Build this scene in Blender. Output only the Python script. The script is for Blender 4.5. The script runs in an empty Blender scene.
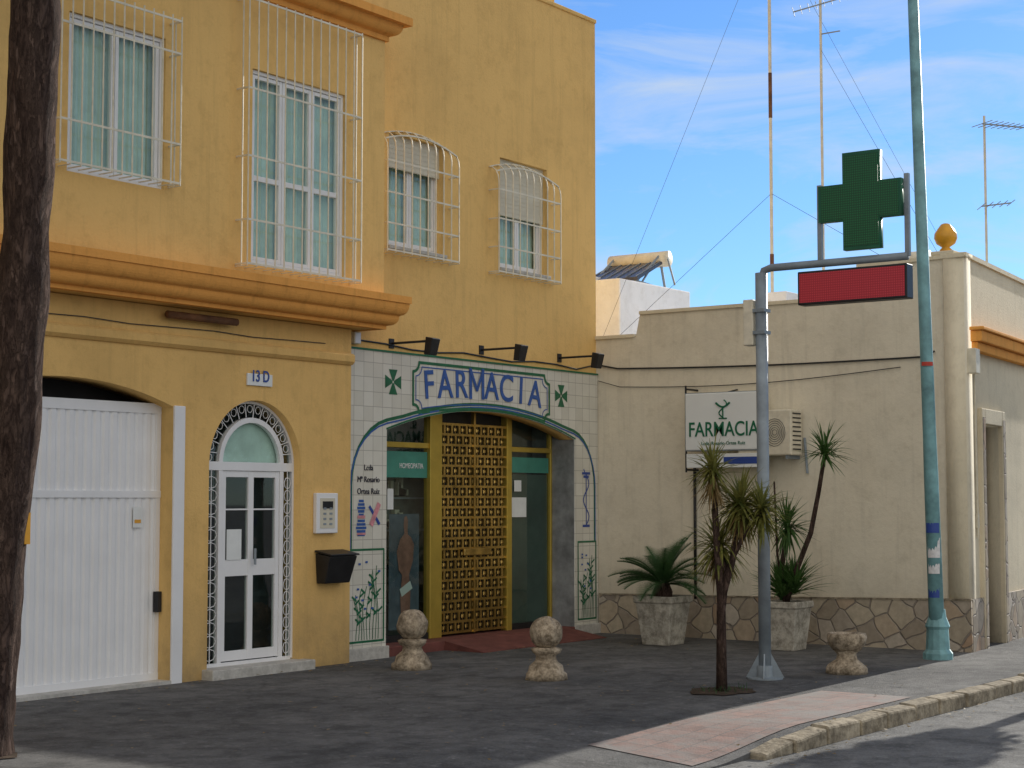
import bpy, bmesh, math, random
from mathutils import Vector, Matrix, noise
random.seed(7)
rad=math.radians
# ------------------------------------------------------------------ survey helpers
FPX=1710.0; PIT=rad(3.88); YAW=rad(35.5)
_c,_s=math.cos(PIT),math.sin(PIT)
def ray(u,v):
    a=(u-512)/FPX;b=(384-v)/FPX;h=_c-b*_s
    return h*math.cos(YAW)+a*math.sin(YAW),h*math.sin(YAW)-a*math.cos(YAW),_s+b*_c
def F(y,u,v):      # measured point on a wall plane y=const -> (x,z)
    X,Y,Z=ray(u,v);t=y/Y;return X*t,1.6+Z*t
def Wp(x,u,v):     # measured point on a wall plane x=const -> (y,z)
    X,Y,Z=ray(u,v);t=x/X;return Y*t,1.6+Z*t
YA,YB,YC,XW=11.29,11.17,10.92,17.6
XL=12.93           # left end of the pharmacy front
scn=bpy.context.scene
# ------------------------------------------------------------------ materials
def newmat(name):
    m=bpy.data.materials.new(name);m.use_nodes=True
    nt=m.node_tree;b=nt.nodes['Principled BSDF'];return m,nt,b
def N(nt,t,**k):
    n=nt.nodes.new(t)
    for a,v in k.items():
        if a in n.inputs: n.inputs[a].default_value=v
        else: setattr(n,a,v)
    return n
def L(nt,a,b): nt.links.new(a,b)
def c4(c): return (c[0],c[1],c[2],1)
def sc(c,k): return tuple(min(1,x*k) for x in c)
def coords(nt,scale=(1,1,1)):
    tc=N(nt,'ShaderNodeTexCoord');mp=N(nt,'ShaderNodeMapping');mp.inputs['Scale'].default_value=scale
    L(nt,tc.outputs['Object'],mp.inputs['Vector']);return mp.outputs['Vector']
def ramp(nt,fac,stops):
    r=N(nt,'ShaderNodeValToRGB');e=r.color_ramp.elements
    while len(e)<len(stops): e.new(0.5)
    for i,(p,c) in enumerate(stops): e[i].position=p;e[i].color=c4(c)
    L(nt,fac,r.inputs['Fac']);return r.outputs['Color']
def noise_(nt,vec,scale,detail=4,rough=.6):
    n=N(nt,'ShaderNodeTexNoise');n.inputs['Scale'].default_value=scale;n.inputs['Detail'].default_value=detail;n.inputs['Roughness'].default_value=rough
    L(nt,vec,n.inputs['Vector']);return n.outputs['Fac']
def mixc(nt,fac,a,b,mode='MIX'):
    m=N(nt,'ShaderNodeMix',data_type='RGBA',blend_type=mode)
    if isinstance(fac,float): m.inputs[0].default_value=fac
    else: L(nt,fac,m.inputs[0])
    for i,x in ((6,a),(7,b)):
        if isinstance(x,tuple): m.inputs[i].default_value=c4(x)
        else: L(nt,x,m.inputs[i])
    return m.outputs[2]
def bump(nt,b,h,strength,dist=.02):
    n=N(nt,'ShaderNodeBump');n.inputs['Strength'].default_value=strength;n.inputs['Distance'].default_value=dist
    L(nt,h,n.inputs['Height']);L(nt,n.outputs['Normal'],b.inputs['Normal'])
def simple(name,col,rough=.6,var=.15,scale=6,metal=0,bmp=.1,bscale=60,spec=.4,grime=0):
    m,nt,b=newmat(name);v=coords(nt)
    n=noise_(nt,v,scale);c=ramp(nt,n,[(.3,sc(col,1-var)),(.7,sc(col,1+var))])
    if grime:
        c=mixc(nt,grime,c,ramp(nt,noise_(nt,v,scale*2.3,6,.8),[(.40,(.22,.2,.17)),(.58,(1,1,1))]),'MULTIPLY')
    L(nt,c,b.inputs['Base Color'])
    b.inputs['Roughness'].default_value=rough;b.inputs['Metallic'].default_value=metal;b.inputs['Specular IOR Level'].default_value=spec
    if bmp: bump(nt,b,noise_(nt,v,bscale,2),bmp,.01)
    return m
def wallmat(name,col,dirt=(.2,.16,.1),stain=.5,bs=35,bst=.35):
    m,nt,b=newmat(name);v=coords(nt)
    big=noise_(nt,v,.7,5,.65);base=ramp(nt,big,[(.3,sc(col,.85)),(.5,col),(.75,sc(col,1.06))])
    base=mixc(nt,.35,base,ramp(nt,noise_(nt,v,5,5,.75),[(.33,(.72,.70,.66)),(.5,(1,1,1))]),'MULTIPLY')
    st=noise_(nt,coords(nt,(7,7,.45)),1.2,4,.7)
    stf=N(nt,'ShaderNodeMapRange');stf.inputs['From Min'].default_value=.52;stf.inputs['From Max'].default_value=.85;stf.inputs['To Max'].default_value=stain;L(nt,st,stf.inputs['Value'])
    c1=mixc(nt,stf.outputs[0],base,sc(col,.55))
    sep=N(nt,'ShaderNodeSeparateXYZ');L(nt,v,sep.inputs[0])
    mr=N(nt,'ShaderNodeMapRange');mr.inputs['From Min'].default_value=.9;mr.inputs['From Max'].default_value=0;L(nt,sep.outputs['Z'],mr.inputs['Value'])
    mu=N(nt,'ShaderNodeMath',operation='MULTIPLY');L(nt,mr.outputs[0],mu.inputs[0]);L(nt,noise_(nt,v,3,5,.7),mu.inputs[1])
    c2=mixc(nt,mu.outputs[0],c1,dirt)
    L(nt,c2,b.inputs['Base Color']);b.inputs['Roughness'].default_value=.9;b.inputs['Specular IOR Level'].default_value=.15
    bump(nt,b,noise_(nt,v,bs,3,.7),bst,.015);return m
M={}
M['yellow']=wallmat('ochre_stucco',(.78,.50,.18),stain=.45)
M['orange']=wallmat('orange_cornice_paint',(.80,.37,.09),stain=.7)
M['cream']=wallmat('cream_render',(.77,.70,.55),dirt=(.25,.22,.17),stain=.5,bs=18,bst=.3)
M['creamside']=wallmat('cream_side',(.77,.68,.50),dirt=(.25,.22,.17),stain=.4)
M['whitewash']=wallmat('whitewash',(.82,.82,.82),stain=.2)
M['white']=simple('white_painted_metal',(.80,.80,.8),.4,.04,3,bmp=.03)
M['bar']=simple('white_bar_paint',(.70,.64,.50),.5,.15,9,bmp=.1)
M['black']=simple('black_iron',(.015,.015,.016),.45,.3,8)
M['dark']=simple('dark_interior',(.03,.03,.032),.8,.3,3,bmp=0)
M['grey']=simple('galvanised_steel',(.25,.29,.32),.5,.25,4,metal=.1,bmp=.15)
M['teal']=simple('teal_pole_paint',(.17,.34,.36),.5,.35,5,bmp=.25,bscale=30)
M['gold']=simple('gold_anodised',(.55,.37,.11),.33,.35,6,metal=.9,bmp=.05)
M['goldframe']=simple('gold_frame',(.58,.42,.08),.35,.1,6,metal=.6,bmp=.03)
M['blue']=simple('ceramic_blue',(.03,.10,.34),.3,.25,12,bmp=.05)
M['green']=simple('ceramic_green',(.015,.13,.06),.3,.25,12,bmp=.05)
M['pink']=simple('ceramic_pink',(.6,.25,.28),.35,.3,14,bmp=.05)
M['signwhite']=simple('sign_acrylic',(.78,.8,.78),.3,.03,3,bmp=0)
M['signgreen']=simple('sign_green',(.01,.14,.07),.4,.1,3,bmp=0)
M['crosscase']=simple('cross_case_green',(.01,.10,.05),.4,.2,4,bmp=0)
M['text']=simple('text_dark',(.03,.03,.05),.5,.1,3,bmp=0)
M['plaqueblue']=simple('plaque_blue',(.03,.07,.3),.4,.1,3,bmp=0)
M['paper']=simple('paper',(.75,.77,.75),.8,.06,8,bmp=0)
M['beige']=simple('blind_beige',(.62,.58,.46),.6,.06,4,bmp=.03)
M['stone']=simple('weathered_stone',(.46,.38,.28),.95,.35,7,bmp=.9,bscale=45,spec=.1,grime=.75)
M['planter']=simple('planter_concrete',(.50,.47,.40),.9,.25,4,bmp=.5,bscale=40,spec=.1,grime=.6)
M['soil']=simple('soil',(.07,.05,.035),1,.4,10,bmp=1,bscale=30,spec=.1)
M['kerb']=simple('kerb_stone',(.34,.29,.21),.9,.4,5,bmp=.8,bscale=25,spec=.1,grime=.6)
M['step']=simple('marble_step',(.55,.53,.48),.6,.15,5,bmp=.1,grime=.3)
M['rust']=simple('rusty_iron',(.16,.07,.03),.8,.4,8,bmp=.4)
M['solar']=simple('solar_absorber',(.05,.055,.08),.25,.2,5,bmp=0)
M['orangeball']=simple('glazed_orange',(.75,.36,.03),.3,.15,8,bmp=.05)
M['sticker']=simple('sticker_white',(.65,.65,.65),.6,.15,30,bmp=0)
M['stickred']=simple('sticker_red',(.5,.06,.04),.6,.15,30,bmp=0)
M['shadegreen']=simple('shop_band_green',(.06,.25,.19),.5,.15,4,bmp=0)
M['shopback']=simple('shop_back_shelves',(.16,.19,.17),.8,.5,2.2,bmp=0)
M['film']=simple('frosted_green_film',(.085,.12,.105),.3,.3,1.8,bmp=0)
M['skinprint']=simple('printed_figure',(.36,.17,.13),.6,.3,9,bmp=0)
M['posterdark']=simple('printed_poster_ground',(.10,.13,.17),.5,.5,3,bmp=0)
M['reveal']=simple('grey_marble',(.24,.25,.25),.4,.35,6,bmp=.05)
M['redmat']=simple('red_floor',(.15,.05,.04),.85,.3,7,bmp=.3)
M['cable']=simple('cable',(.03,.03,.03),.6,.2,3,bmp=0)
M['wood']=simple('brown_door',(.07,.035,.02),.5,.3,6,bmp=.2)
def leafmat(name,c1,c2):
    m,nt,b=newmat(name);v=coords(nt)
    L(nt,ramp(nt,noise_(nt,v,9,3,.7),[(.3,c1),(.7,c2)]),b.inputs['Base Color']);b.inputs['Roughness'].default_value=.5
    b.inputs['Specular IOR Level'].default_value=.3
    tr=N(nt,'ShaderNodeBsdfTranslucent');tr.inputs['Color'].default_value=c4(sc(c2,1.6));mx=N(nt,'ShaderNodeMixShader');mx.inputs[0].default_value=.25
    L(nt,b.outputs[0],mx.inputs[1]);L(nt,tr.outputs[0],mx.inputs[2]);L(nt,mx.outputs[0],nt.nodes['Material Output'].inputs[0]);return m
M['leaf']=leafmat('yucca_leaf',(.03,.075,.02),(.08,.16,.04))
M['leaf2']=leafmat('dracaena_leaf',(.045,.075,.015),(.26,.24,.06))
M['sago']=leafmat('sago_leaf',(.015,.05,.015),(.05,.11,.035))
M['drygrass']=leafmat('dry_leaf',(.12,.08,.03),(.26,.18,.07))
# tile
m,nt,b=newmat('white_ceramic_tile');v=coords(nt);sp=N(nt,'ShaderNodeSeparateXYZ');L(nt,v,sp.inputs[0]);cb=N(nt,'ShaderNodeCombineXYZ');L(nt,sp.outputs['X'],cb.inputs[0]);L(nt,sp.outputs['Z'],cb.inputs[1])
br=N(nt,'ShaderNodeTexBrick');br.offset=0;br.inputs['Scale'].default_value=1;br.inputs['Brick Width'].default_value=.15;br.inputs['Row Height'].default_value=.15;br.inputs['Mortar Size'].default_value=.003;br.inputs['Mortar Smooth'].default_value=.1
br.inputs['Color1'].default_value=(.70,.68,.60,1);br.inputs['Color2'].default_value=(.80,.78,.70,1);br.inputs['Mortar'].default_value=(.42,.40,.36,1);L(nt,cb.outputs[0],br.inputs['Vector'])
L(nt,mixc(nt,.35,br.outputs['Color'],ramp(nt,noise_(nt,v,2.5),[(.3,(.5,.48,.42)),(.7,(.8,.79,.74))]),'MULTIPLY'),b.inputs['Base Color']);b.inputs['Roughness'].default_value=.25
bump(nt,b,br.outputs['Fac'],-.4,.004);M['tile']=m
# rubble plinth
m,nt,b=newmat('crazy_paving_stone');v=coords(nt)
wn=N(nt,'ShaderNodeTexNoise');wn.inputs['Scale'].default_value=3;L(nt,v,wn.inputs['Vector']);wv=mixc(nt,.12,v,wn.outputs['Color'])
vo=N(nt,'ShaderNodeTexVoronoi',feature='DISTANCE_TO_EDGE');vo.inputs['Scale'].default_value=4.8;L(nt,wv,vo.inputs['Vector'])
vc=N(nt,'ShaderNodeTexVoronoi');vc.inputs['Scale'].default_value=4.8;L(nt,wv,vc.inputs['Vector']);sp=N(nt,'ShaderNodeSeparateColor');L(nt,vc.outputs['Color'],sp.inputs[0])
stc=ramp(nt,sp.outputs[0],[(.0,(.42,.28,.18)),(.35,(.52,.44,.32)),(.65,(.33,.27,.2)),(1,(.6,.52,.42))])
st2=mixc(nt,.5,stc,ramp(nt,noise_(nt,v,14),[(.3,(.5,.5,.5)),(.7,(1,1,1))]),'MULTIPLY')
ef=ramp(nt,vo.outputs['Distance'],[(.015,(0,0,0)),(.04,(1,1,1))]);L(nt,mixc(nt,ef,(.26,.22,.18),st2),b.inputs['Base Color']);b.inputs['Roughness'].default_value=.8;bump(nt,b,ef,.8,.02);M['rubble']=m
# pavement
def groundmat(name,dark,light,ck_=.4):
    m,nt,b=newmat(name);v=coords(nt)
    base=ramp(nt,noise_(nt,v,.5,6,.72),[(.32,dark),(.66,light)])
    fine=ramp(nt,noise_(nt,v,60,3,.8),[(.3,(.55,.55,.55)),(.7,(1.0,1.0,1.0))])
    c=mixc(nt,.8,base,fine,'MULTIPLY')
    sp=ramp(nt,noise_(nt,v,3.2,6,.78),[(.38,(.45,.45,.45)),(.56,(1,1,1))]);c=mixc(nt,.8,c,sp,'MULTIPLY')
    gr=ramp(nt,noise_(nt,v,9,5,.8),[(.56,(0,0,0)),(.7,(1,1,1))]);c=mixc(nt,mixc(nt,1.0,gr,(.4,.4,.4),'MULTIPLY'),c,sc(light,1.6))
    wn=N(nt,'ShaderNodeTexNoise');wn.inputs['Scale'].default_value=1.5;wn.inputs['Detail'].default_value=6;L(nt,v,wn.inputs['Vector']);wv=mixc(nt,.35,v,wn.outputs['Color'])
    vo=N(nt,'ShaderNodeTexVoronoi',feature='DISTANCE_TO_EDGE');vo.inputs['Scale'].default_value=.5;L(nt,wv,vo.inputs['Vector'])
    ck=ramp(nt,vo.outputs['Distance'],[(.0,(.4,.4,.4)),(.006,(1,1,1))]);c=mixc(nt,ck_,c,ck,'MULTIPLY')
    L(nt,c,b.inputs['Base Color']);b.inputs['Roughness'].default_value=.88;b.inputs['Specular IOR Level'].default_value=.25
    bump(nt,b,noise_(nt,v,40,5,.8),.7,.02);return m
M['pave']=groundmat('worn_concrete_pavement',(.10,.10,.10),(.22,.215,.205))
M['road']=groundmat('asphalt',(.15,.15,.147),(.26,.255,.24),.3)
m,nt,b=newmat('red_hydraulic_tiles');v=coords(nt);br=N(nt,'ShaderNodeTexBrick');br.offset=0;br.inputs['Scale'].default_value=1;br.inputs['Brick Width'].default_value=.2;br.inputs['Row Height'].default_value=.2;br.inputs['Mortar Size'].default_value=.006
br.inputs['Color1'].default_value=(.22,.13,.105,1);br.inputs['Color2'].default_value=(.29,.17,.135,1);br.inputs['Mortar'].default_value=(.12,.1,.09,1);L(nt,v,br.inputs['Vector'])
rn=ramp(nt,noise_(nt,v,2.2,6,.75),[(.38,(0,0,0)),(.58,(1,1,1))])
L(nt,mixc(nt,rn,(.19,.175,.16),mixc(nt,.7,br.outputs['Color'],ramp(nt,noise_(nt,v,6,5,.7),[(.3,(.45,.45,.45)),(.65,(1,1,1))]),'MULTIPLY')),b.inputs['Base Color']);b.inputs['Roughness'].default_value=.85;bump(nt,b,noise_(nt,v,50,3),.4,.01);M['redtile']=m
# bark
m,nt,b=newmat('rough_bark');v=coords(nt,(1,1,.28));n1=noise_(nt,v,16,6,.75);vo=N(nt,'ShaderNodeTexVoronoi',feature='DISTANCE_TO_EDGE');vo.inputs['Scale'].default_value=22;L(nt,mixc(nt,.15,v,ramp(nt,n1,[(0,(0,0,0)),(1,(1,1,1))])),vo.inputs['Vector'])
L(nt,mixc(nt,.7,ramp(nt,n1,[(.3,(.045,.028,.024)),(.7,(.17,.115,.09))]),ramp(nt,vo.outputs['Distance'],[(0,(.25,.25,.25)),(.12,(1,1,1))]),'MULTIPLY'),b.inputs['Base Color']);b.inputs['Roughness'].default_value=.95;b.inputs['Specular IOR Level'].default_value=.1
ad=N(nt,'ShaderNodeMath',operation='ADD');L(nt,n1,ad.inputs[0]);L(nt,vo.outputs['Distance'],ad.inputs[1]);bump(nt,b,ad.outputs[0],1,.05);M['bark']=m
# glass (thin sheet: symmetric facing-based reflectance)
def glassmat(name,tint,g=.05):
    m,nt,b=newmat(name);nt.nodes.remove(b);tr=N(nt,'ShaderNodeBsdfTransparent');tr.inputs[0].default_value=c4(tint);gl=N(nt,'ShaderNodeBsdfGlossy');gl.inputs['Roughness'].default_value=.02
    lw=N(nt,'ShaderNodeLayerWeight');pw=N(nt,'ShaderNodeMath',operation='POWER');L(nt,lw.outputs['Facing'],pw.inputs[0]);pw.inputs[1].default_value=3.5
    ml=N(nt,'ShaderNodeMath',operation='MULTIPLY_ADD',use_clamp=True);L(nt,pw.outputs[0],ml.inputs[0]);ml.inputs[1].default_value=.85;ml.inputs[2].default_value=g
    mx=N(nt,'ShaderNodeMixShader');L(nt,ml.outputs[0],mx.inputs[0]);L(nt,tr.outputs[0],mx.inputs[1]);L(nt,gl.outputs[0],mx.inputs[2]);L(nt,mx.outputs[0],nt.nodes['Material Output'].inputs[0]);return m
M['glass']=glassmat('window_glass',(.86,.96,.93));M['darkglass']=glassmat('shop_glass',(.68,.78,.74),.06)
M['curtain']=simple('net_curtain',(.56,.66,.60),.9,.12,5,bmp=0)
def ledmat(name,a,bcol):
    m,nt,b=newmat(name);v=coords(nt);vo=N(nt,'ShaderNodeTexVoronoi');vo.inputs['Scale'].default_value=48;vo.inputs['Randomness'].default_value=0;L(nt,v,vo.inputs['Vector'])
    L(nt,ramp(nt,vo.outputs['Distance'],[(.25,bcol),(.45,a)]),b.inputs['Base Color']);b.inputs['Roughness'].default_value=.45;return m
M['ledgreen']=ledmat('led_green_face',(.004,.06,.022),(.01,.16,.05));M['ledred']=ledmat('led_red_face',(.42,.02,.035),(.6,.05,.07))
# ------------------------------------------------------------------ mesh builder
class Part:
    def __init__(s,name,mat,parent=None,smooth=False,bevel=0,M4=None):
        s.n=name;s.mat=mat;s.par=parent;s.sm=smooth;s.bv=bevel;s.v=[];s.f=[];s.M=M4
    def add(s,vs,fs):
        k=len(s.v);s.v+=[tuple(p) for p in vs];s.f+=[tuple(i+k for i in f) for f in fs];return s
    def box(s,x0,x1,y0,y1,z0,z1):
        x0,x1=sorted((x0,x1));y0,y1=sorted((y0,y1));z0,z1=sorted((z0,z1))
        return s.add([(x0,y0,z0),(x1,y0,z0),(x1,y1,z0),(x0,y1,z0),(x0,y0,z1),(x1,y0,z1),(x1,y1,z1),(x0,y1,z1)],[(0,3,2,1),(4,5,6,7),(0,1,5,4),(1,2,6,5),(2,3,7,6),(3,0,4,7)])
    def pane(s,x0,x1,y,z0,z1): return s.add([(x0,y,z0),(x1,y,z0),(x1,y,z1),(x0,y,z1)],[(0,1,2,3)])
    def tube(s,pts,r,n=8,cap=True):
        pts=[Vector(p) for p in pts];rs=r if isinstance(r,(list,tuple)) else [r]*len(pts);vs=[];fs=[]
        u=None
        for i,p in enumerate(pts):
            d=(pts[min(i+1,len(pts)-1)]-pts[max(i-1,0)]).normalized()
            if u is None: u=d.orthogonal().normalized()
            u=(u-d*u.dot(d)).normalized() if (u-d*u.dot(d)).length>1e-5 else d.orthogonal().normalized()
            w=d.cross(u)
            for k in range(n):
                a=2*math.pi*k/n;vs.append(p+(u*math.cos(a)+w*math.sin(a))*rs[i])
        for i in range(len(pts)-1):
            for k in range(n): fs.append((i*n+k,i*n+(k+1)%n,(i+1)*n+(k+1)%n,(i+1)*n+k))
        if cap: fs.append(tuple(range(n-1,-1,-1)));fs.append(tuple((len(pts)-1)*n+k for k in range(n)))
        return s.add(vs,fs)
    def lathe(s,prof,c,n=24):
        vs=[];fs=[]
        for (r,z) in prof:
            for k in range(n):
                a=2*math.pi*k/n+(math.pi/4 if n==4 else 0);vs.append((c[0]+r*math.cos(a),c[1]+r*math.sin(a),c[2]+z))
        for i in range(len(prof)-1):
            for k in range(n): fs.append((i*n+k,i*n+(k+1)%n,(i+1)*n+(k+1)%n,(i+1)*n+k))
        fs.append(tuple(range(n-1,-1,-1)));fs.append(tuple((len(prof)-1)*n+k for k in range(n)))
        return s.add(vs,fs)
    def ribbon(s,pts,w,y,t=.004):   # flat inlay strip on an XZ wall
        for (a,b) in zip(pts[:-1],pts[1:]):
            d=Vector((b[0]-a[0],b[1]-a[1]));
            if d.length<1e-6: continue
            d.normalize();n=Vector((-d.y,d.x))*w/2;e=d*w*.3
            q=[(a[0]-e.x+n.x,a[1]-e.y+n.y),(a[0]-e.x-n.x,a[1]-e.y-n.y),(b[0]+e.x-n.x,b[1]+e.y-n.y),(b[0]+e.x+n.x,b[1]+e.y+n.y)]
            j=random.uniform(0,.0015)
            s.add([(p[0],y-j,p[1]) for p in q],[(0,1,2,3)])
        return s
    def done(s):
        me=bpy.data.meshes.new(s.n);me.from_pydata(s.v,[],s.f);me.validate();me.update()
        bm=bmesh.new();bm.from_mesh(me);bmesh.ops.recalc_face_normals(bm,faces=bm.faces);bm.to_mesh(me);bm.free()
        o=bpy.data.objects.new(s.n,me);scn.collection.objects.link(o)
        if s.mat: me.materials.append(M[s.mat] if isinstance(s.mat,str) else s.mat)
        if s.M is not None: o.matrix_world=s.M
        if s.par: o.parent=s.par
        if s.sm:
            for p in me.polygons: p.use_smooth=True
        if s.bv:
            md=o.modifiers.new('bevel','BEVEL');md.width=s.bv;md.segments=2;md.limit_method='ANGLE'
        return o
def empty(name):
    e=bpy.data.objects.new(name,None);scn.collection.objects.link(e);return e
def curvemesh(outlines,thick):
    cu=bpy.data.curves.new('c','CURVE');cu.dimensions='2D';cu.fill_mode='BOTH';cu.extrude=thick/2
    for pl in outlines:
        sp=cu.splines.new('POLY');sp.points.add(len(pl)-1)
        for i,p in enumerate(pl): sp.points[i].co=(p[0],p[1],0,1)
        sp.use_cyclic_u=True
    o=bpy.data.objects.new('c',cu);scn.collection.objects.link(o);dg=bpy.context.evaluated_depsgraph_get();me=bpy.data.meshes.new_from_object(o.evaluated_get(dg));bpy.data.objects.remove(o);return me
def finish(me,name,mat,parent,M4=None):
    me.name=name;me.materials.clear();me.materials.append(M[mat])
    bm=bmesh.new();bm.from_mesh(me);bmesh.ops.remove_doubles(bm,verts=bm.verts,dist=1e-4);bmesh.ops.recalc_face_normals(bm,faces=bm.faces);bm.to_mesh(me);bm.free()
    o=bpy.data.objects.new(name,me);scn.collection.objects.link(o)
    if M4 is not None:o.matrix_world=M4
    o.parent=parent;return o
def wall(name,mat,parent,outline,holes,y0,y1,M4=None):
    me=curvemesh([outline]+holes,abs(y1-y0));ym=(y0+y1)/2
    for v in me.vertices:
        x,z,d=v.co;v.co=(x,ym-d,z)
    return finish(me,name,mat,parent,M4)
def prismX(name,mat,out,x0,x1,par):
    me=curvemesh([out],abs(x1-x0));xm=(x0+x1)/2
    for v in me.vertices:
        y,z,d=v.co;v.co=(xm+d,y,z)
    return finish(me,name,mat,par)
def rect(x0,z0,x1,z1): return [(x0,z0),(x1,z0),(x1,z1),(x0,z1)]
def archtop(x0,x1,z0,zs,zt,n=20):  # opening with segmental arch
    w=(x1-x0)/2;h=zt-zs;R=(w*w+h*h)/(2*h);cx=(x0+x1)/2;cz=zt-R;a0=math.asin(min(1,w/R))
    if h>w-1e-6: R=w;cz=zs;a0=math.pi/2
    pts=[(x0,z0),(x1,z0)]
    for i in range(n+1):
        a=a0-2*a0*i/n;pts.append((cx+R*math.sin(a),cz+R*math.cos(a)))
    return pts
def text(s,size,mat,parent,name,mw,sx=1,bold=0,ext=.003):
    cu=bpy.data.curves.new('t','FONT');cu.body=s;cu.size=size;cu.align_x='CENTER';cu.extrude=ext;cu.offset=bold
    o=bpy.data.objects.new('t',cu);scn.collection.objects.link(o);dg=bpy.context.evaluated_depsgraph_get();me=bpy.data.meshes.new_from_object(o.evaluated_get(dg));bpy.data.objects.remove(o)
    for v in me.vertices:v.co.x*=sx
    me.materials.clear();me.materials.append(M[mat]);q=bpy.data.objects.new(name,me);scn.collection.objects.link(q);q.matrix_world=mw;q.parent=parent;return q
def facS(x,y,z,roll=0): return Matrix.Translation((x,y,z))@Matrix.Rotation(math.pi/2,4,'X')@Matrix.Rotation(roll,4,'Z')     # faces -Y
def facW(x,y,z): return Matrix.Translation((x,y,z))@Matrix.Rotation(-math.pi/2,4,'Z')@Matrix.Rotation(math.pi/2,4,'X')  # faces -X
HEX=[(0,1,2,3),(4,5,6,7),(0,1,5,4),(1,2,6,5),(2,3,7,6),(3,0,4,7)]
# block-stroke M (the default font's M fills in when emboldened)
def strokeM(p,cxx,zz,w,h,s,y,roll=0):
    cr,sr=math.cos(roll),math.sin(roll)
    def q(a): return (cxx+a[0]*cr-a[1]*sr,zz+a[0]*sr+a[1]*cr)
    for k,(a,b_) in enumerate((((-w/2,0),(-w/2,h)),((w/2,0),(w/2,h)),((-w/2,h*.96),(0,h*.28)),((w/2,h*.96),(0,h*.28)))): 
        p.ribbon([q(a),q(b_)],s*(1 if k<2 else .85),y-.0015*k)
# ------------------------------------------------------------------ YELLOW BUILDING
YBld=empty('yellow_apartment_building')
gx0,gx1=8.15,10.52; dx0,dx1=F(YB,208,560)[0],F(YB,300,560)[0]; dr=(dx1-dx0)/2;dc=(dx0+dx1)/2
xe=XL-.03
wall('ground_floor_wall','yellow',YBld,rect(-3,-.2,xe,3.298),[archtop(gx0,gx1,-.1,2.42,2.62),archtop(dx0,dx1,0.02,1.92,1.92+dr,24)],YB,YB+.32)
Part('garage_interior','dark',YBld).box(gx0-.1,gx1+.1,YB+.5,YB+.55,-.1,2.8).done()
Part('building_body','yellow',YBld).box(-3,17.38,YA+.95,19,-.2,7.42).done()
w1=(F(YC,68,100)[0],F(YC,165,190)[1],F(YC,165,110)[0],F(YC,68,10)[1])
w2=(F(YC,252,150)[0],F(YC,345,278)[1],F(YC,345,180)[0],F(YC,252,68)[1])
bx=13.1
wall('bay_wall','yellow',YBld,rect(-3,3.6,bx,6.3),[rect(*w1),rect(*w2)],YC,YC+.2)
Part('bay_end_wall','yellow',YBld).box(bx-.2,bx,YC+.2,YA,3.6,6.3).done()
def rc(y,uL,vT,uR,vB): # left/top , right/bottom
    x0,z1=F(y,uL,vT);x1,z0=F(y,uR,vB);return (x0,z0,x1,z1)
w3=rc(YA,389,132,443,255);w4=rc(YA,500,157,547,276)
ox0,ox1=F(YA,384,530)[0],F(YA,573,530)[0];oz,ot=2.32,2.58
wall('setback_wall','yellow',YBld,rect(xe+.001,-.2,17.6,7.5),[rect(*w3),rect(*w4),archtop(ox0,ox1,-.15,oz,ot)],YA,YA+.2)
Part('roof_coping','yellow',YBld,bevel=.01).box(12.9,17.61,YA-.02,YA+.25,7.5,7.55).done()
Part('side_wall','yellow',YBld).box(17.4,17.6,YA+.2,19,-.2,7.5).done()
Part('attic','yellow',YBld).box(12,17.1,YA+.27,15,7.5,10).done()
Part('attic_window','white',YBld).box(15.9,16.55,YA+.22,YA+.268,7.6,8.8).done()
Part('attic_window_glass','dark',YBld).box(15.98,16.47,YA+.2,YA+.215,7.68,8.7).done()
def cornice(name,mat,prof,yb,xc,yend,x0=-3):
    p=Part(name,mat,YBld);n=len(prof)
    vs=[(x0,yb-o,z) for o,z in prof]+[(xc+o,yb-o,z) for o,z in prof]+[(xc+o,yend,z) for o,z in prof]
    fs=[(k*n+i,k*n+(i+1)%n,(k+1)*n+(i+1)%n,(k+1)*n+i) for k in (0,1) for i in range(n)];fs.append(tuple(range(n)));fs.append(tuple(2*n+i for i in range(n)))
    p.add(vs,fs);return p.done()
def ovolo(o0,o1,z0,z1,n=7): return [(o0+(o1-o0)*math.sin(i/n*math.pi/2),z0+(z1-z0)*(1-math.cos(i/n*math.pi/2))) for i in range(n+1)]
prof=[(-.05,3.30),(.02,3.30),(.02,3.335)]+ovolo(.04,.11,3.34,3.42)+[(.11,3.43)]+ovolo(.12,.185,3.44,3.56)+[(.2,3.56),(.2,3.63),(-.05,3.66)]
cornice('storey_cornice','orange',prof,YC,bx,YA)
Part('cornice_soffit','yellow',YBld).box(-3,bx-.02,YC+.06,YA-.002,3.305,3.5).done()
prof=[(-.05,6.22),(.03,6.22),(.03,6.27)]+ovolo(.05,.13,6.28,6.38)+[(.14,6.39),(.2,6.39),(.2,6.47),(-.05,6.5)]
cornice('roof_cornice','orange',prof,YC,bx,YA)
prof=[(-.02,2.94),(.02,2.94),(.05,2.97),(.05,3.03),(.03,3.05),(-.02,3.06)]
p=Part('string_moulding','yellow',YBld);n=len(prof);p.add([(-3,YB-o,z) for o,z in prof]+[(xe-.0,YB-o,z) for o,z in prof],[(i,(i+1)%n,n+(i+1)%n,n+i) for i in range(n)]+[tuple(range(n)),tuple(range(n,2*n))]).done()
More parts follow.
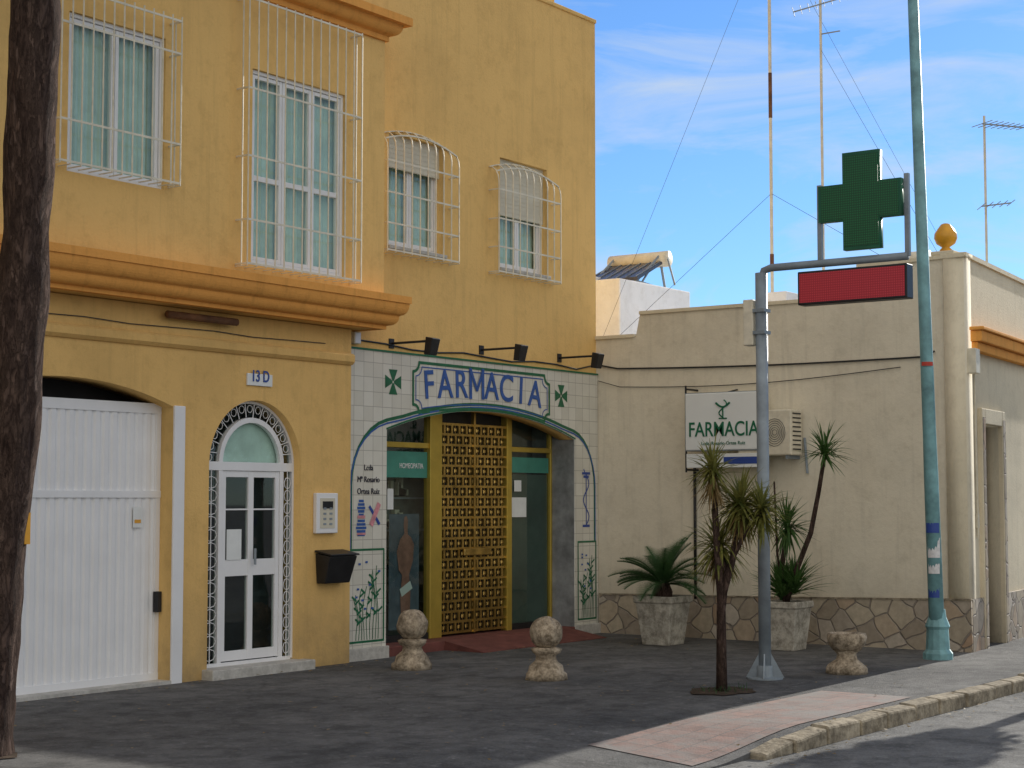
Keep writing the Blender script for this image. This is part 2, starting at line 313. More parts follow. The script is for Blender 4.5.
def casement(par,x0,z0,x1,z1,y,sash=2,fw=.035,cur='curtain',rail=None,g=.04):
    p=Part('window_frame','white',par,bevel=.004)
    p.box(x0,x0+fw,y,y+.06,z0,z1).box(x1-fw,x1,y,y+.06,z0,z1).box(x0+fw,x1-fw,y,y+.06,z0,z0+fw).box(x0+fw,x1-fw,y,y+.06,z1-fw,z1)
    W=(x1-x0-2*fw)/sash
    for i in range(sash):
        a=x0+fw+i*W;b=a+W;yy=y+.012
        p.box(a+.003,a+g,yy,yy+.045,z0+fw+.003,z1-fw-.003).box(b-g,b-.003,yy,yy+.045,z0+fw+.003,z1-fw-.003).box(a+g,b-g,yy+.001,yy+.044,z0+fw+.003,z0+fw+g).box(a+g,b-g,yy+.001,yy+.044,z1-fw-g,z1-fw-.003)
        if rail: p.box(a+g,b-g,yy+.001,yy+.044,rail-.025,rail+.025)
    p.done()
    Part('window_glass','glass',par).pane(x0+fw,x1-fw,y+.035,z0+fw,z1-fw).done()
    p=Part('curtain',cur,par,smooth=True);n=200;vs=[]
    for i in range(n+1):
        xx=x0+(x1-x0)*i/n;yy=y+.1+.010*math.sin(xx*75+.8*math.sin(xx*9))+.004*math.sin(xx*31);vs+=[(xx,yy,z0),(xx,yy+.01,z1)]
    p.add(vs,[(2*i,2*i+2,2*i+3,2*i+1) for i in range(n)]);p.done()
    Part('room_behind','dark',par).box(x0-.05,x1+.05,y+.3,y+.32,z0-.05,z1+.05).done()
def grille(par,x0,x1,z0,z1,yw,out,nb,hz,arch=0,r=.0075):
    p=Part('window_grille','bar',par);yf=yw-out;cx=(x0+x1)/2;w=(x1-x0)/2
    def top(x): return z1-arch*((x-cx)/w)**2
    for i in range(nb):
        x=x0+(x1-x0)*i/(nb-1);t=top(x)
        if arch:
            pts=[(x,yf,z0+.0),(x,yf,t-.18)]+[(x,yf+out*(1-math.cos(a)),t-.18+.18*math.sin(a)) for a in (.4,.8,1.2,1.57)]
            p.tube(pts,r,5)
        else: p.tube([(x,yf,z0),(x,yf,t)],r,5)
        p.tube([(x,yf,z0),(x,yw+.01,z0)],r*.8,4)
    for z in hz:
        p.box(x0,x1,yf-.004,yf+.004,z-.009,z+.009)
        for x in (x0,x1): p.box(x-.006,x+.006,yf,yw+.02,z-.008,z+.008)
    if not arch:
        for x in (x0,x1): p.tube([(x,yf+out*.5,z0),(x,yf+out*.5,z1)],r,5)
    else:
        pts=[(x0+(x1-x0)*i/16,yf+.03,top(x0+(x1-x0)*i/16)-.06) for i in range(17)];p.tube(pts,.011,4)
        pts=[(x0+(x1-x0)*i/16,yw-.01,top(x0+(x1-x0)*i/16)) for i in range(17)];p.tube(pts,.009,4)
    p.done()
casement(YBld,*w1,YC+.03,2,rail=None)
casement(YBld,*w2,YC+.03,3,rail=(w2[1]+w2[3])/2-.1)
g=rc(YC-.15,63,-20,180,186);grille(YBld,g[0],g[2],g[1],g[3],YC,.15,13,[g[1]+.02,g[1]+.36,g[1]+1.15,g[3]-.04])
g=rc(YC-.15,250,-5,361,283);grille(YBld,g[0],g[2],g[1],g[3],YC,.15,14,[g[1]+.02,g[1]+.42,g[1]+1.0,g[1]+1.62,g[3]-.02])
def blindwin(w,frac):
    zc=w[3]-(w[3]-w[1])*frac;casement(YBld,w[0],w[1],w[2],w[3],YA+.09,2,fw=.035)
    p=Part('roller_blind','beige',YBld);z=w[3]
    while z>zc: p.box(w[0]+.002,w[2]-.002,YA+.055,YA+.07,z-.046,z-.003);z-=.05
    p.box(w[0]+.002,w[2]-.002,YA+.058,YA+.075,zc-.02,w[3]-.001);p.done()
    Part('window_sill','step',YBld,bevel=.005).box(w[0]-.03,w[2]+.03,YA-.04,YA+.05,w[1]-.04,w[1]-.003).done()
blindwin(w3,.28);blindwin(w4,.5)
for (u0,vT,u1,vB) in ((388,112,459,264),(499,146,561,284)):
    g=rc(YA-.14,u0,vT+12,u1,vB);grille(YBld,g[0],g[2],g[1],g[3]+.02,YA,.14,10,[g[1]+.02,g[1]+.3,g[1]+.62,g[1]+.95],arch=.1,r=.008)
# garage door
gy=YB+.17
p=Part('garage_door','white',YBld);vs=[];xs=gx0
while xs<gx1:
    for dx,dy in ((0,0),(.018,-.014),(.062,-.014),(.08,0)):
        vs+=[(min(xs+dx,gx1),gy+dy,.04),(min(xs+dx,gx1),gy+dy,2.40)]
    xs+=.095
p.add(vs,[(2*i,2*i+2,2*i+3,2*i+1) for i in range(len(vs)//2-1)])
p.box(gx0,gx1,gy-.025,gy+.02,1.62,1.68).box(gx0,gx1,gy-.022,gy+.02,2.36,2.45).box(gx0,gx1,gy-.022,gy+.02,.03,.09).box(gx1-.05,gx1-.001,gy-.02,gy+.02,.09,2.36);p.done()
Part('garage_handle','black',YBld,bevel=.005).box(gx1-.07,gx1-.02,gy-.08,gy-.02,.62,.8).done()
Part('garage_notice','paper',YBld).box(10.2,10.3,gy-.03,gy-.026,1.36,1.54).done()
Part('garage_notice_stripe','orangeball',YBld).box(10.215,10.285,gy-.034,gy-.0305,1.40,1.43).done()
p=Part('garage_jamb','white',YBld,bevel=.006);p.box(gx1+.002,gx1+.13,YB-.02,YB+.2,-.02,2.43).box(gx0-.13,gx0-.002,YB-.02,YB+.2,-.02,2.43).done()
Part('garage_threshold','step',YBld).box(gx0,gx1,YB-.02,YB+.3,-.1,.03).done()
# arched entrance door
ey=YB+.09
p=Part('entrance_frame','white',YBld,bevel=.003)
ix0,ix1=F(ey,218,560)[0],F(ey,283,560)[0];ic=(ix0+ix1)/2;ir=(ix1-ix0)/2;zs=1.92
def ring(p,cx,cz,r0,r1,y0,y1,n=28,a0=0,a1=math.pi):
    vs=[];fs=[]
    for i in range(n+1):
        a=a0+(a1-a0)*i/n
        for r in (r0,r1):
            for y in (y0,y1): vs.append((cx+r*math.cos(a),y,cz+r*math.sin(a)))
    for i in range(n):
        k=4*i;fs+=[(k,k+4,k+6,k+2),(k+1,k+3,k+7,k+5),(k,k+1,k+5,k+4),(k+2,k+6,k+7,k+3)]
    p.add(vs,fs)
def disc(p,cx,cz,r,y,n=28): p.add([(cx+r*math.cos(math.pi*i/n),y,cz+r*math.sin(math.pi*i/n)) for i in range(n+1)],[tuple(range(n+1))])
def annul(p,cx,cz,r0,r1,y,n=28):
    p.add([(cx+r*math.cos(math.pi*i/n),y,cz+r*math.sin(math.pi*i/n)) for i in range(n+1) for r in (r0,r1)],[(2*i,2*i+1,2*i+3,2*i+2) for i in range(n)])
ring(p,ic,zs+.02,ir-.05,ir,ey,ey+.05);ring(p,dc,1.92,dr-.028,dr-.002,ey-.005,ey+.055)
for a,bb in ((dx0+.002,dx0+.028),(dx1-.028,dx1-.002)): p.box(a,bb,ey-.005,ey+.055,.1,1.92)
p.box(ix0,ix0+.05,ey,ey+.05,.1,zs).box(ix1-.05,ix1,ey,ey+.05,.1,zs)
p.box(dx0+.028,dx1-.028,ey-.003,ey+.053,zs-.05,zs+.03)
p.box(dx0+.028,dx1-.028,ey-.003,ey+.053,.06,.12)
lx0,lx1=ix0+.052,ix1-.052;lm=(lx0+lx1)/2;yd=ey+.01
zr0,zr1=F(ey,235,574)[1],F(ey,235,562)[1]
for a,bb in ((lx0,lx0+.05),(lx1-.05,lx1),(lm-.035,lm+.035)): p.box(a,bb,yd,yd+.04,.13,zs-.052)
for a,bb in ((lx0+.05,lm-.035),(lm+.035,lx1-.05)):
    for z0,zz1 in ((.13,.22),(zr0-.02,zr1+.02),(zs-.11,zs-.052)): p.box(a,bb,yd+.001,yd+.039,z0,zz1)
    p.box(a,bb,yd+.005,yd+.035,(zs+zr1)/2+.03,(zs+zr1)/2+.045)
p.done()
Part('entrance_glass','darkglass',YBld).pane(dx0,dx1,ey+.03,.1,1.9).done()
p=Part('fanlight_glass','glass',YBld);disc(p,ic,zs+.03,ir-.04,ey+.03);p.done()
p=Part('fanlight_blind','curtain',YBld);disc(p,ic,zs+.03,ir-.02,ey+.07);p.done()
p=Part('fanlight_surround_glass','darkglass',YBld);annul(p,ic,zs+.03,ir,dr+.1,ey+.036);p.done()
Part('hall_interior','dark',YBld).box(dx0-.1,dx1+.1,ey+.22,ey+.24,0,2.7).done()
p=Part('entrance_ironwork','white',YBld)
for i in range(1,15):
    a=math.pi*i/15;p.tube([(dc+math.cos(a)*(ir),ey+.005,1.94+math.sin(a)*(ir)),(dc+math.cos(a)*(dr-.03),ey+.005,1.92+math.sin(a)*(dr-.03))],.005,4)
    cxx,czz=dc+math.cos(a+.1)*(ir+.09),1.93+math.sin(a+.1)*(ir+.09)
    p.tube([(cxx+.035*math.cos(t*.7),ey+.004,czz+.035*math.sin(t*.7)) for t in range(10)],.0038,4)
for a,bb in ((dx0+.03,ix0),(ix1,dx1-.03)):
    m_=(a+bb)/2;p.tube([(m_,ey+.005,.1),(m_,ey+.005,1.88)],.005,4);z=.2
    while z<1.85:
        p.tube([(m_+.4*(bb-a)*math.sin(t*.8),ey+.004,z+.055*math.cos(t*.8)) for t in range(9)],.004,4);z+=.12
p.done()
Part('door_notice','paper',YBld).box(lx0+.06,lx0+.25,yd-.006,yd-.003,1.05,1.33).done()
Part('door_handle','grey',YBld).tube([(lm+.02,yd-.04,1.0),(lm+.02,yd-.04,1.15)],.012).done()
Part('entrance_step','step',YBld,bevel=.01).box(dx0-.06,dx1+.08,YB-.14,YB+.3,-.05,.09).done()
nb=empty('house_number_plaque');a=rc(YB,246,373,271,387);Part('plate','paper',nb,bevel=.004).box(a[0],a[2],YB-.02,YB-.001,a[1],a[3]).done()
text('13 D',.15,'plaqueblue',nb,'digits',facS((a[0]+a[2])/2,YB-.024,a[1]+.04),sx=.8,bold=.002)
ic_=empty('intercom_panel');a=rc(YB,313,493,334,533);Part('frame','white',ic_,bevel=.008).box(a[0],a[2],YB-.05,YB-.001,a[1],a[3]).done()
Part('face','beige',ic_).box(a[0]+.05,a[2]-.05,YB-.055,YB-.0505,a[1]+.05,a[3]-.05).done();Part('speaker','black',ic_).box(a[0]+.08,a[2]-.08,YB-.058,YB-.0555,a[3]-.15,a[3]-.08).done()
p=Part('buttons','grey',ic_)
for k in range(4): p.box(a[0]+.09,a[0]+.13,YB-.059,YB-.0555,a[1]+.08+.05*k,a[1]+.10+.05*k).box(a[2]-.13,a[2]-.09,YB-.059,YB-.0555,a[1]+.08+.05*k,a[1]+.10+.05*k)
p.done()
mb=empty('mailbox');a=rc(YB,315,550,342,582);Part('body','black',mb,bevel=.01).add([(a[0]+.02,YB-.002,a[1]),(a[2]-.02,YB-.002,a[1]),(a[2],YB-.002,a[3]-.03),(a[0],YB-.002,a[3]-.03),(a[0]+.02,YB-.12,a[1]),(a[2]-.02,YB-.12,a[1]),(a[2],YB-.2,a[3]-.06),(a[0],YB-.2,a[3]-.06)],HEX).done()
Part('lid','black',mb,bevel=.006).add([(a[0]-.01,YB-.002,a[3]-.02),(a[2]+.01,YB-.002,a[3]-.02),(a[2]+.01,YB-.22,a[3]-.055),(a[0]-.01,YB-.22,a[3]-.055),(a[0]-.01,YB-.002,a[3]+.0),(a[2]+.01,YB-.002,a[3]+.0),(a[2]+.01,YB-.22,a[3]-.04),(a[0]-.01,YB-.22,a[3]-.04)],HEX).done()
Part('rolled_awning_tube','rust',YBld,smooth=True).tube([(10.35,YB-.09,3.22),(11.2,YB-.09,3.22)],.035,10).done()
Part('cornice_cable','cable',YBld).tube([(6+i*.5,YB-.012,3.12+.01*math.sin(i*2.1)) for i in range(14)],.005,4).done()
# ------------------------------------------------------------------ PHARMACY FRONT
PH=empty('pharmacy_shopfront');yt=YA-.03
wall('tile_cladding','tile',PH,rect(XL,.0,17.585,3.12),[archtop(ox0+.001,ox1-.001,-.15,oz,ot)],yt,YA-.002)
Part('tile_top_trim','green',PH).box(XL,17.585,yt-.012,YA-.001,3.12,3.14).done()
Part('tile_edge_trim','green',PH).box(XL-.025,XL-.001,yt-.012,YA-.001,0,3.14).done()
Part('tile_base','step',PH,bevel=.005).box(XL,ox0-.002,yt-.05,YA-.001,-.05,.12).box(ox1+.002,17.57,yt-.05,YA-.001,-.05,.12).done()
yi=yt-.002
W_=ox1-ox0;cx=(ox0+ox1)/2
def archpt(off,n=24):
    w=W_/2;h=ot-oz;R=(w*w+h*h)/(2*h);cz=ot-R;a0=math.asin(w/R)
    return [(cx+(R+off)*math.sin(-a0+2*a0*i/n),cz+(R+off)*math.cos(-a0+2*a0*i/n)) for i in range(n+1)]
def border(off):
    ap=archpt(off);l=XL+.06+off*.3;r=17.53-off*.3
    lf=[(l,1.12),(l,1.75)]+[(l+(ap[0][0]+.15-l)*(1-math.cos(t)),1.75+(ap[1][1]-1.75)*math.sin(t)) for t in [i*math.pi/16 for i in range(1,8)]]
    rt=[(r-(r-ap[-1][0]+.15)*(1-math.cos(t)),1.75+(ap[-2][1]-1.75)*math.sin(t)) for t in [i*math.pi/16 for i in range(7,0,-1)]]+[(r,1.75),(r,1.12)]
    return lf+ap[2:-2]+rt
Part('green_border','green',PH).ribbon(border(.075),.035,yi).done()
Part('blue_border','blue',PH).ribbon(border(.04),.018,yi-.002).done()
Part('arch_edge_border','green',PH).ribbon(archpt(.012),.02,yi).done()
LP=(XL+.06,ox0-.04);RP=(ox1+.06,17.53)
p=Part('panel_borders','green',PH)
for a,b_ in (LP,RP):
    p.ribbon([(a,.18),(a,1.1),(b_,1.1),(b_,.18),(a,.18)],.022,yi)
    for k in range(9):
        x0=a+(b_-a)*(.2+.08*k);pts=[(x0+.05*math.sin(t*.5+k)*t/8,.2+t*.085*(.6+.06*k)) for t in range(9)];p.ribbon(pts,.009,yi-.001)
        for t in (3,5,7):
            q=pts[t];p.ribbon([q,(q[0]+.06*(-1)**k,q[1]+.04)],.02,yi-.002)
p.done()
p=Part('panel_flowers','blue',PH)
for a,b_ in (LP,RP):
    for k in range(9):
        x=random.uniform(a+.07,b_-.07);z=random.uniform(.5,.98);p.ribbon([(x-.012,z),(x+.012,z)],.02,yi-.003)
p.done()
sx0,sz0,sx1,sz1=rc(yt,413,358,548,417);sz0=2.50;sz1=3.05;sx1=F(yt,549,395)[0]
def notch(e):
    x0,x1,z0,z1=sx0+e,sx1-e,sz0+e,sz1-e;r=.1;pts=[]
    for (cx_,cz_,a) in ((x0,z0,0),(x1,z0,90),(x1,z1,180),(x0,z1,270)):
        for k in range(7):
            t=rad(a+90-90*k/6);pts.append((cx_+r*math.cos(t),cz_+r*math.sin(t)))
    return pts+[pts[0]]
def bow(pts): return [(x,z+(.10 if z<2.7 else 0)*(1-((x-(sx0+sx1)/2)/((sx1-sx0)/2))**2)) for x,z in pts]
def dens(pts):
    o=[]
    for a,b_ in zip(pts[:-1],pts[1:]):
        n=max(1,int(math.hypot(b_[0]-a[0],b_[1]-a[1])/.1))
        for i in range(n): o.append((a[0]+(b_[0]-a[0])*i/n,a[1]+(b_[1]-a[1])*i/n))
    return o+[pts[-1]]
Part('sign_border_green','green',PH).ribbon(bow(dens(notch(0))),.03,yi-.003).done()
Part('sign_border_blue','blue',PH).ribbon(bow(dens(notch(.045))),.012,yi-.003).done()
xa,xb=F(yt,421,388)[0],F(yt,541,395)[0];L8='FARMACIA'
for i,ch in enumerate(L8):
    t=(i+.5)/8;xx=xa+(xb-xa)*t;zz=2.67+.055*math.sin(t*math.pi)
    if ch=='M':
        p=Part('letter_'+str(i),'blue',PH);strokeM(p,xx,zz,.225,.31,.05,yi-.006,rad(6-12*t));p.done()
    else: text(ch,.43,'blue',PH,'letter_'+str(i),facS(xx,yi-.004,zz,rad(6-12*t)),sx=.92,bold=.004)
p=Part('green_crosses','green',PH)
for (u,v) in ((393,382),(561,396)):
    x,z=F(yt,u,v)
    for k in range(4):
        a=k*math.pi/2;ca,sa=math.cos(a),math.sin(a);q=[(.012,-.012),(.13,-.07),(.13,.07),(.012,.012)]
        p.add([(x+ca*m_-sa*n_,yi-.001,z+sa*m_+ca*n_) for m_,n_ in q],[(0,1,2,3)])
p.done()
xl=(XL+.06+ox0)/2
for i,tx in enumerate(('Lcda','Mª Rosario','Ortea Ruiz')): text(tx,.085,'text',PH,'owner_name',facS(xl,yi-.002,1.90-.12*i),bold=0,sx=.92)
p=Part('apothecary_jars','blue',PH)
for (x,z,k) in ((xl-.11,1.33,1.2),(xl-.11,1.53,.9)):
    for q in range(5): p.ribbon([(x-.06*k+.012*abs(q-2),z-.08+.035*q),(x+.06*k-.012*abs(q-2),z-.08+.035*q)],.026,yi-.001)
p.done()
p=Part('jar_details','pink',PH);p.ribbon([(xl-.16,1.43),(xl-.06,1.43)],.03,yi-.004).ribbon([(xl+.05,1.36),(xl+.16,1.55)],.06,yi-.004).ribbon([(xl-.17,1.26),(xl-.05,1.26)],.02,yi-.005).done()
Part('jar_ribbon','plaqueblue',PH).ribbon([(xl+.02,1.53),(xl+.17,1.36)],.035,yi-.001).done()
xr=(ox1+17.56)/2
p=Part('snake_and_cup','plaqueblue',PH);p.ribbon([(xr+.06*math.sin(t*.55),1.3+.035*t) for t in range(20)],.018,yi-.001)
p.ribbon([(xr-.08,1.92),(xr+.08,1.92)],.03,yi-.001).ribbon([(xr-.05,1.88),(xr+.05,1.88)],.03,yi-.001).ribbon([(xr,1.88),(xr,1.3)],.015,yi-.002).ribbon([(xr-.07,1.29),(xr+.07,1.29)],.03,yi-.001).done()
# storefront
ys=YA+.30
Part('reveal_right','reveal',PH).box(ox1-.0,ox1+.03,YA+.2,ys+.3,-.05,2.6).done()
Part('reveal_face','reveal',PH).box(ox1-.012,ox1-.001,YA-.02,ys+.05,.1,2.32).done()
Part('reveal_left','reveal',PH).box(ox0-.03,ox0,YA+.2,ys+.3,-.05,2.6).done()
Part('soffit','whitewash',PH).box(ox0-.1,ox1+.1,YA+.2,ys+.35,2.62,2.7).done()
Part('threshold','redmat',PH,bevel=.01).box(ox0,ox1,YA-.03,ys+.33,-.05,.1).done()
x0,x1=14.55,16.95;Part('entry_ramp','redmat',PH).add([(x0,YA-.03,.098),(x1,YA-.03,.098),(x1,YA-.55,.006),(x0,YA-.55,.006),(x0,YA-.03,-.05),(x1,YA-.03,-.05),(x1,YA-.55,-.05),(x0,YA-.55,-.05)],HEX).done()
X=lambda u:F(ys,u,530)[0]
gA,gB,gC,gD=X(428),X(440),X(505),X(510)
p=Part('gold_frame','goldframe',PH,bevel=.006)
p.box(gA,gB,ys-.03,ys+.06,.1,2.63).box(gC,gD,ys-.03,ys+.06,.1,2.63)
p.box(ox0,gA,ys-.01,ys+.05,2.16,2.22).box(gD,ox1-.015,ys-.01,ys+.05,2.16,2.22).box(ox1-.05,ox1-.014,ys-.012,ys+.05,.2,2.6).box(ox0,ox0+.05,ys-.012,ys+.05,.2,2.6)
p.done()
Part('kick_plates','black',PH).box(ox0,gA,ys-.01,ys+.05,.1,.17).box(gD,ox1-.015,ys-.01,ys+.05,.1,.17).done()
p=Part('gilded_lattice_door','gold',PH)
hh=.115;rows=int((2.55-.14)/hh);ww=(gC-gB)/9
for r_ in range(rows+1):
    z=.14+r_*hh;p.box(gB,gC,ys-.010,ys+.010,z-.013,z+.013)
    if r_<rows:
        for c_ in range(10):
            x=gB+ww*(c_+(.5 if r_%2 else 0))
            if gB<x<gC:
                p.box(x-.017,x+.017,ys-.009,ys+.009,z+.013,z+hh-.013)
            xm=x+ww/2
            if xm<gC-.03 and xm>gB+.02:
                q=.020;zc=z+hh/2;p.add([(xm-q,ys-.003,zc-q),(xm+q,ys-.003,zc-q),(xm+q,ys-.003,zc+q),(xm-q,ys-.003,zc+q),(xm-q*.6,ys-.012,zc-q*.6),(xm+q*.6,ys-.012,zc-q*.6),(xm+q*.6,ys-.012,zc+q*.6),(xm-q*.6,ys-.012,zc+q*.6)],HEX[1:])
                p.box(xm-.004,xm+.004,ys-.002,ys+.002,z,z+hh)
p.box((gB+gC)/2-.018,(gB+gC)/2+.018,ys-.02,ys+.02,.12,2.6);p.done()
Part('lattice_handle','gold',PH,bevel=.01).box(gC-.85,gC-.35,ys-.06,ys-.03,.98,1.06).done()
Part('door_backing','black',PH).box(gB,gC,ys+.06,ys+.065,.12,2.6).done()
Part('shop_glass','darkglass',PH).pane(ox0+.05,gA,ys+.02,.17,2.16).pane(gD,ox1-.05,ys+.02,.17,2.16).done()
Part('transom_glass','darkglass',PH).pane(ox0+.05,gA,ys+.02,2.22,2.6).pane(gD,ox1-.05,ys+.02,2.22,2.6).done()
Part('shop_band','shadegreen',PH).box(ox0+.06,gA-.002,ys+.012,ys+.016,1.84,2.12).box(gD+.002,ox1-.06,ys+.012,ys+.016,1.92,2.1).done()
text('HOMEOPATIA',.08,'paper',PH,'band_lettering',facS((X(395)+gA)/2,ys+.008,1.94),sx=.8)
Part('glass_film','film',PH).pane(gD,ox1-.06,ys+.03,.17,1.9).done()
Part('shop_back_wall','shopback',PH).box(ox0-.2,ox1+.2,ys+.36,ys+.38,0,2.7).done()
p=Part('shop_shelf_goods','beige',PH)
for k in range(46):
    x=random.uniform(ox0+.5,gA);z=random.choice([.5,.9,1.3,1.65]);h=random.uniform(.06,.2);p.box(x,x+random.uniform(.04,.1),ys+.29,ys+.34,z,z+h)
p.done()
p=Part('shop_shelves','grey',PH)
for z in (.48,.88,1.28,1.63): p.box(ox0,ox1,ys+.27,ys+.35,z-.02,z)
p.done()
# shop-window poster: torso figure on a dark ground
Part('poster_ground','posterdark',PH).pane(X(393),X(423),ys+.055,.22,1.45).done()
xm=(X(397)+X(421))/2;pw=(X(421)-X(397))/2
fig=[(-.30,.24),(.35,.24),(.42,.60),(.30,.80),(.62,.95),(.70,1.12),(.45,1.20),(.18,1.23),(.16,1.30),(.20,1.38),(.08,1.43),(-.10,1.42),(-.16,1.34),(-.10,1.24),(-.45,1.18),(-.72,1.05),(-.55,.85),(-.28,.80),(-.42,.55)]
Part('poster_figure','skinprint',PH).add([(xm+a*pw,ys+.048,z) for a,z in fig],[tuple(range(len(fig)))]).done()
Part('poster_figure_sash','paper',PH).ribbon([(xm-.3*pw,.62),(xm+.34*pw,.68)],.09,ys+.044).ribbon([(xm+.45*pw,.3),(xm+.75*pw,.3)],.08,ys+.044).done()
Part('door_papers','paper',PH).box(X(512),X(527),ys+.01,ys+.013,1.4,1.63).box(X(388),X(394),ys+.01,ys+.013,1.5,1.72).box(X(515),X(522),ys+.01,ys+.013,1.7,1.83).done()
for (u,v) in ((391,342),(481,350),(559,358)):
    fl=empty('floodlight');x,z=F(YA,u,v);x=min(x,17.3);z=3.22 if u<400 else z
    Part('arm','black',fl).tube([(x,YA,z),(x,YA-.52,z)],.013,6).box(x-.04,x+.04,YA-.012,YA+.002,z-.05,z+.05).done()
    y=YA-.55
    Part('head','black',fl,bevel=.008).add([(x-.07,y-.05,z+.02),(x+.07,y-.05,z+.02),(x+.07,y+.04,z+.04),(x-.07,y+.04,z+.04),(x-.06,y-.01,z-.15),(x+.06,y-.01,z-.15),(x+.06,y+.07,z-.14),(x-.06,y+.07,z-.14)],HEX).done()
Part('lamp_cable','cable',PH).tube([(XL,YA-.012,3.22)]+[(13.1+i*.45,YA-.012,3.19+.02*math.sin(i*1.9)) for i in range(1,10)]+[(17.58,YA-.012,3.25)],.009,5).done()
jb=empty('junction_box');Part('case','bar',jb,bevel=.005).box(13.02,13.12,YA-.06,YA-.001,3.17,3.29).done();Part('cover','white',jb).box(13.03,13.11,YA-.063,YA-.061,3.18,3.28).done()
# ------------------------------------------------------------------ CREAM CORNER BUILDING
WB=empty('cream_corner_house');yc=6.62
wallW=lambda name,mat,out,x0,x1: prismX(name,mat,out,x0,x1,WB)
wallW('front_wall','cream',[(yc,-.1),(YA-.001,-.1),(YA-.001,3.56),(10.72,3.56),(10.66,3.83),(7.9,3.83),(7.82,4.17),(yc,4.2)],XW,XW+.2)
wallW('parapet_coping','creamside',[(10.66,3.83),(7.9,3.83),(7.9,3.87),(10.66,3.87)],XW-.025,XW+.22)
wallW('parapet_coping_low','creamside',[(10.74,3.56),(YA-.002,3.56),(YA-.002,3.60),(10.74,3.60)],XW-.025,XW+.22)
wallW('parapet_coping_high','creamside',[(yc-.02,4.2),(7.84,4.17),(7.84,4.21),(yc-.02,4.24)],XW-.025,XW+.22)
wallW('stone_plinth','rubble',[(yc-.03,-.1),(YA-.06,-.1),(YA-.06,.46),(9.2,.49),(yc-.03,.54)],XW-.035,XW-.001)
wallW('plinth_cap','kerb',[(yc-.03,.54),(9.2,.49),(YA-.06,.46),(YA-.06,.475),(9.2,.505),(yc-.03,.56)],XW-.045,XW-.001)
RM=Matrix.Translation((XW,yc,0))@Matrix.Rotation(rad(6),4,'Z')
Part('roof_slab','whitewash',WB).add([(17.75,6.85,3.4),(30,8.1,3.4),(30,18,3.4),(17.75,18,3.4)],[(0,1,2,3)]).done()
Part('back_wall','cream',WB).box(29.8,30,8.1,18,0,4.1).box(17.8,30,17.9,18.1,0,4.1).done()
wall('side_wall','creamside',WB,rect(.0,-.1,13,4.2),[rect(.62,-.1,1.38,2.42),rect(3,1,4,2.3)],0,.22,RM)
Part('side_coping','creamside',WB,M4=RM).box(.0,13,-.03,.25,4.2,4.25).done()
Part('side_cornice','orange',WB,M4=RM,bevel=.01).box(.2,13,-.09,-.002,3.2,3.3).box(.17,13,-.14,-.002,3.302,3.42).box(.14,13,-.17,-.002,3.422,3.46).done()
Part('side_plinth','rubble',WB,M4=RM).box(.0,.48,-.035,-.001,-.1,.55).box(1.52,13,-.035,-.001,-.1,.55).done()
Part('door_surround','creamside',WB,M4=RM,bevel=.01).box(.48,.618,-.05,.05,-.1,2.60).box(1.382,1.52,-.05,.05,-.1,2.60).box(.619,1.381,-.05,.05,2.43,2.60).done()
Part('door_stone_lining','rubble',WB,M4=RM).box(.5,.6,-.055,-.051,0,2.5).box(1.4,1.5,-.055,-.051,0,2.5).done()
p=Part('door_leaf','wood',WB,M4=RM,bevel=.008);p.box(.62,1.38,.16,.2,0,2.42)
for z0,z1_ in ((.15,.95),(1.1,2.2)): p.box(.7,.97,.14,.158,z0,z1_).box(1.03,1.3,.14,.158,z0,z1_)
p.done()
Part('side_window','wood',WB,M4=RM).box(3,4,.1,.14,1,2.3).done()
Part('meter_box','bar',WB,M4=RM,bevel=.01).box(.06,.24,-.1,-.002,2.95,3.22).done()
Part('meter_pipe','bar',WB,M4=RM).tube([(.3,-.02,3.18),(.3,-.02,2.0),(.33,-.02,1.2)],.012,6).done()
Part('door_bell_plate','bar',WB,M4=RM).box(.3,.4,-.02,-.002,1.3,1.45).done()
fb=empty('ceramic_finial');Part('pedestal','creamside',fb,bevel=.01).box(17.58,17.86,6.72,6.98,4.235,4.28).done()
Part('ball','orangeball',fb,smooth=True).lathe([(.05,0),(.07,.02),(.04,.05),(.1,.09),(.125,.15),(.12,.2),(.08,.26),(.05,.3),(.03,.31)],(17.7,6.85,4.28),18).done()
rb=empty('rooftop_stair_house');Part('walls','whitewash',rb,bevel=.02).box(19.3,21.2,12.0,14.5,3.35,4.56).done();Part('parapet','whitewash',rb,bevel=.02).box(19.2,21.1,12.75,14.5,4.562,4.70).done()
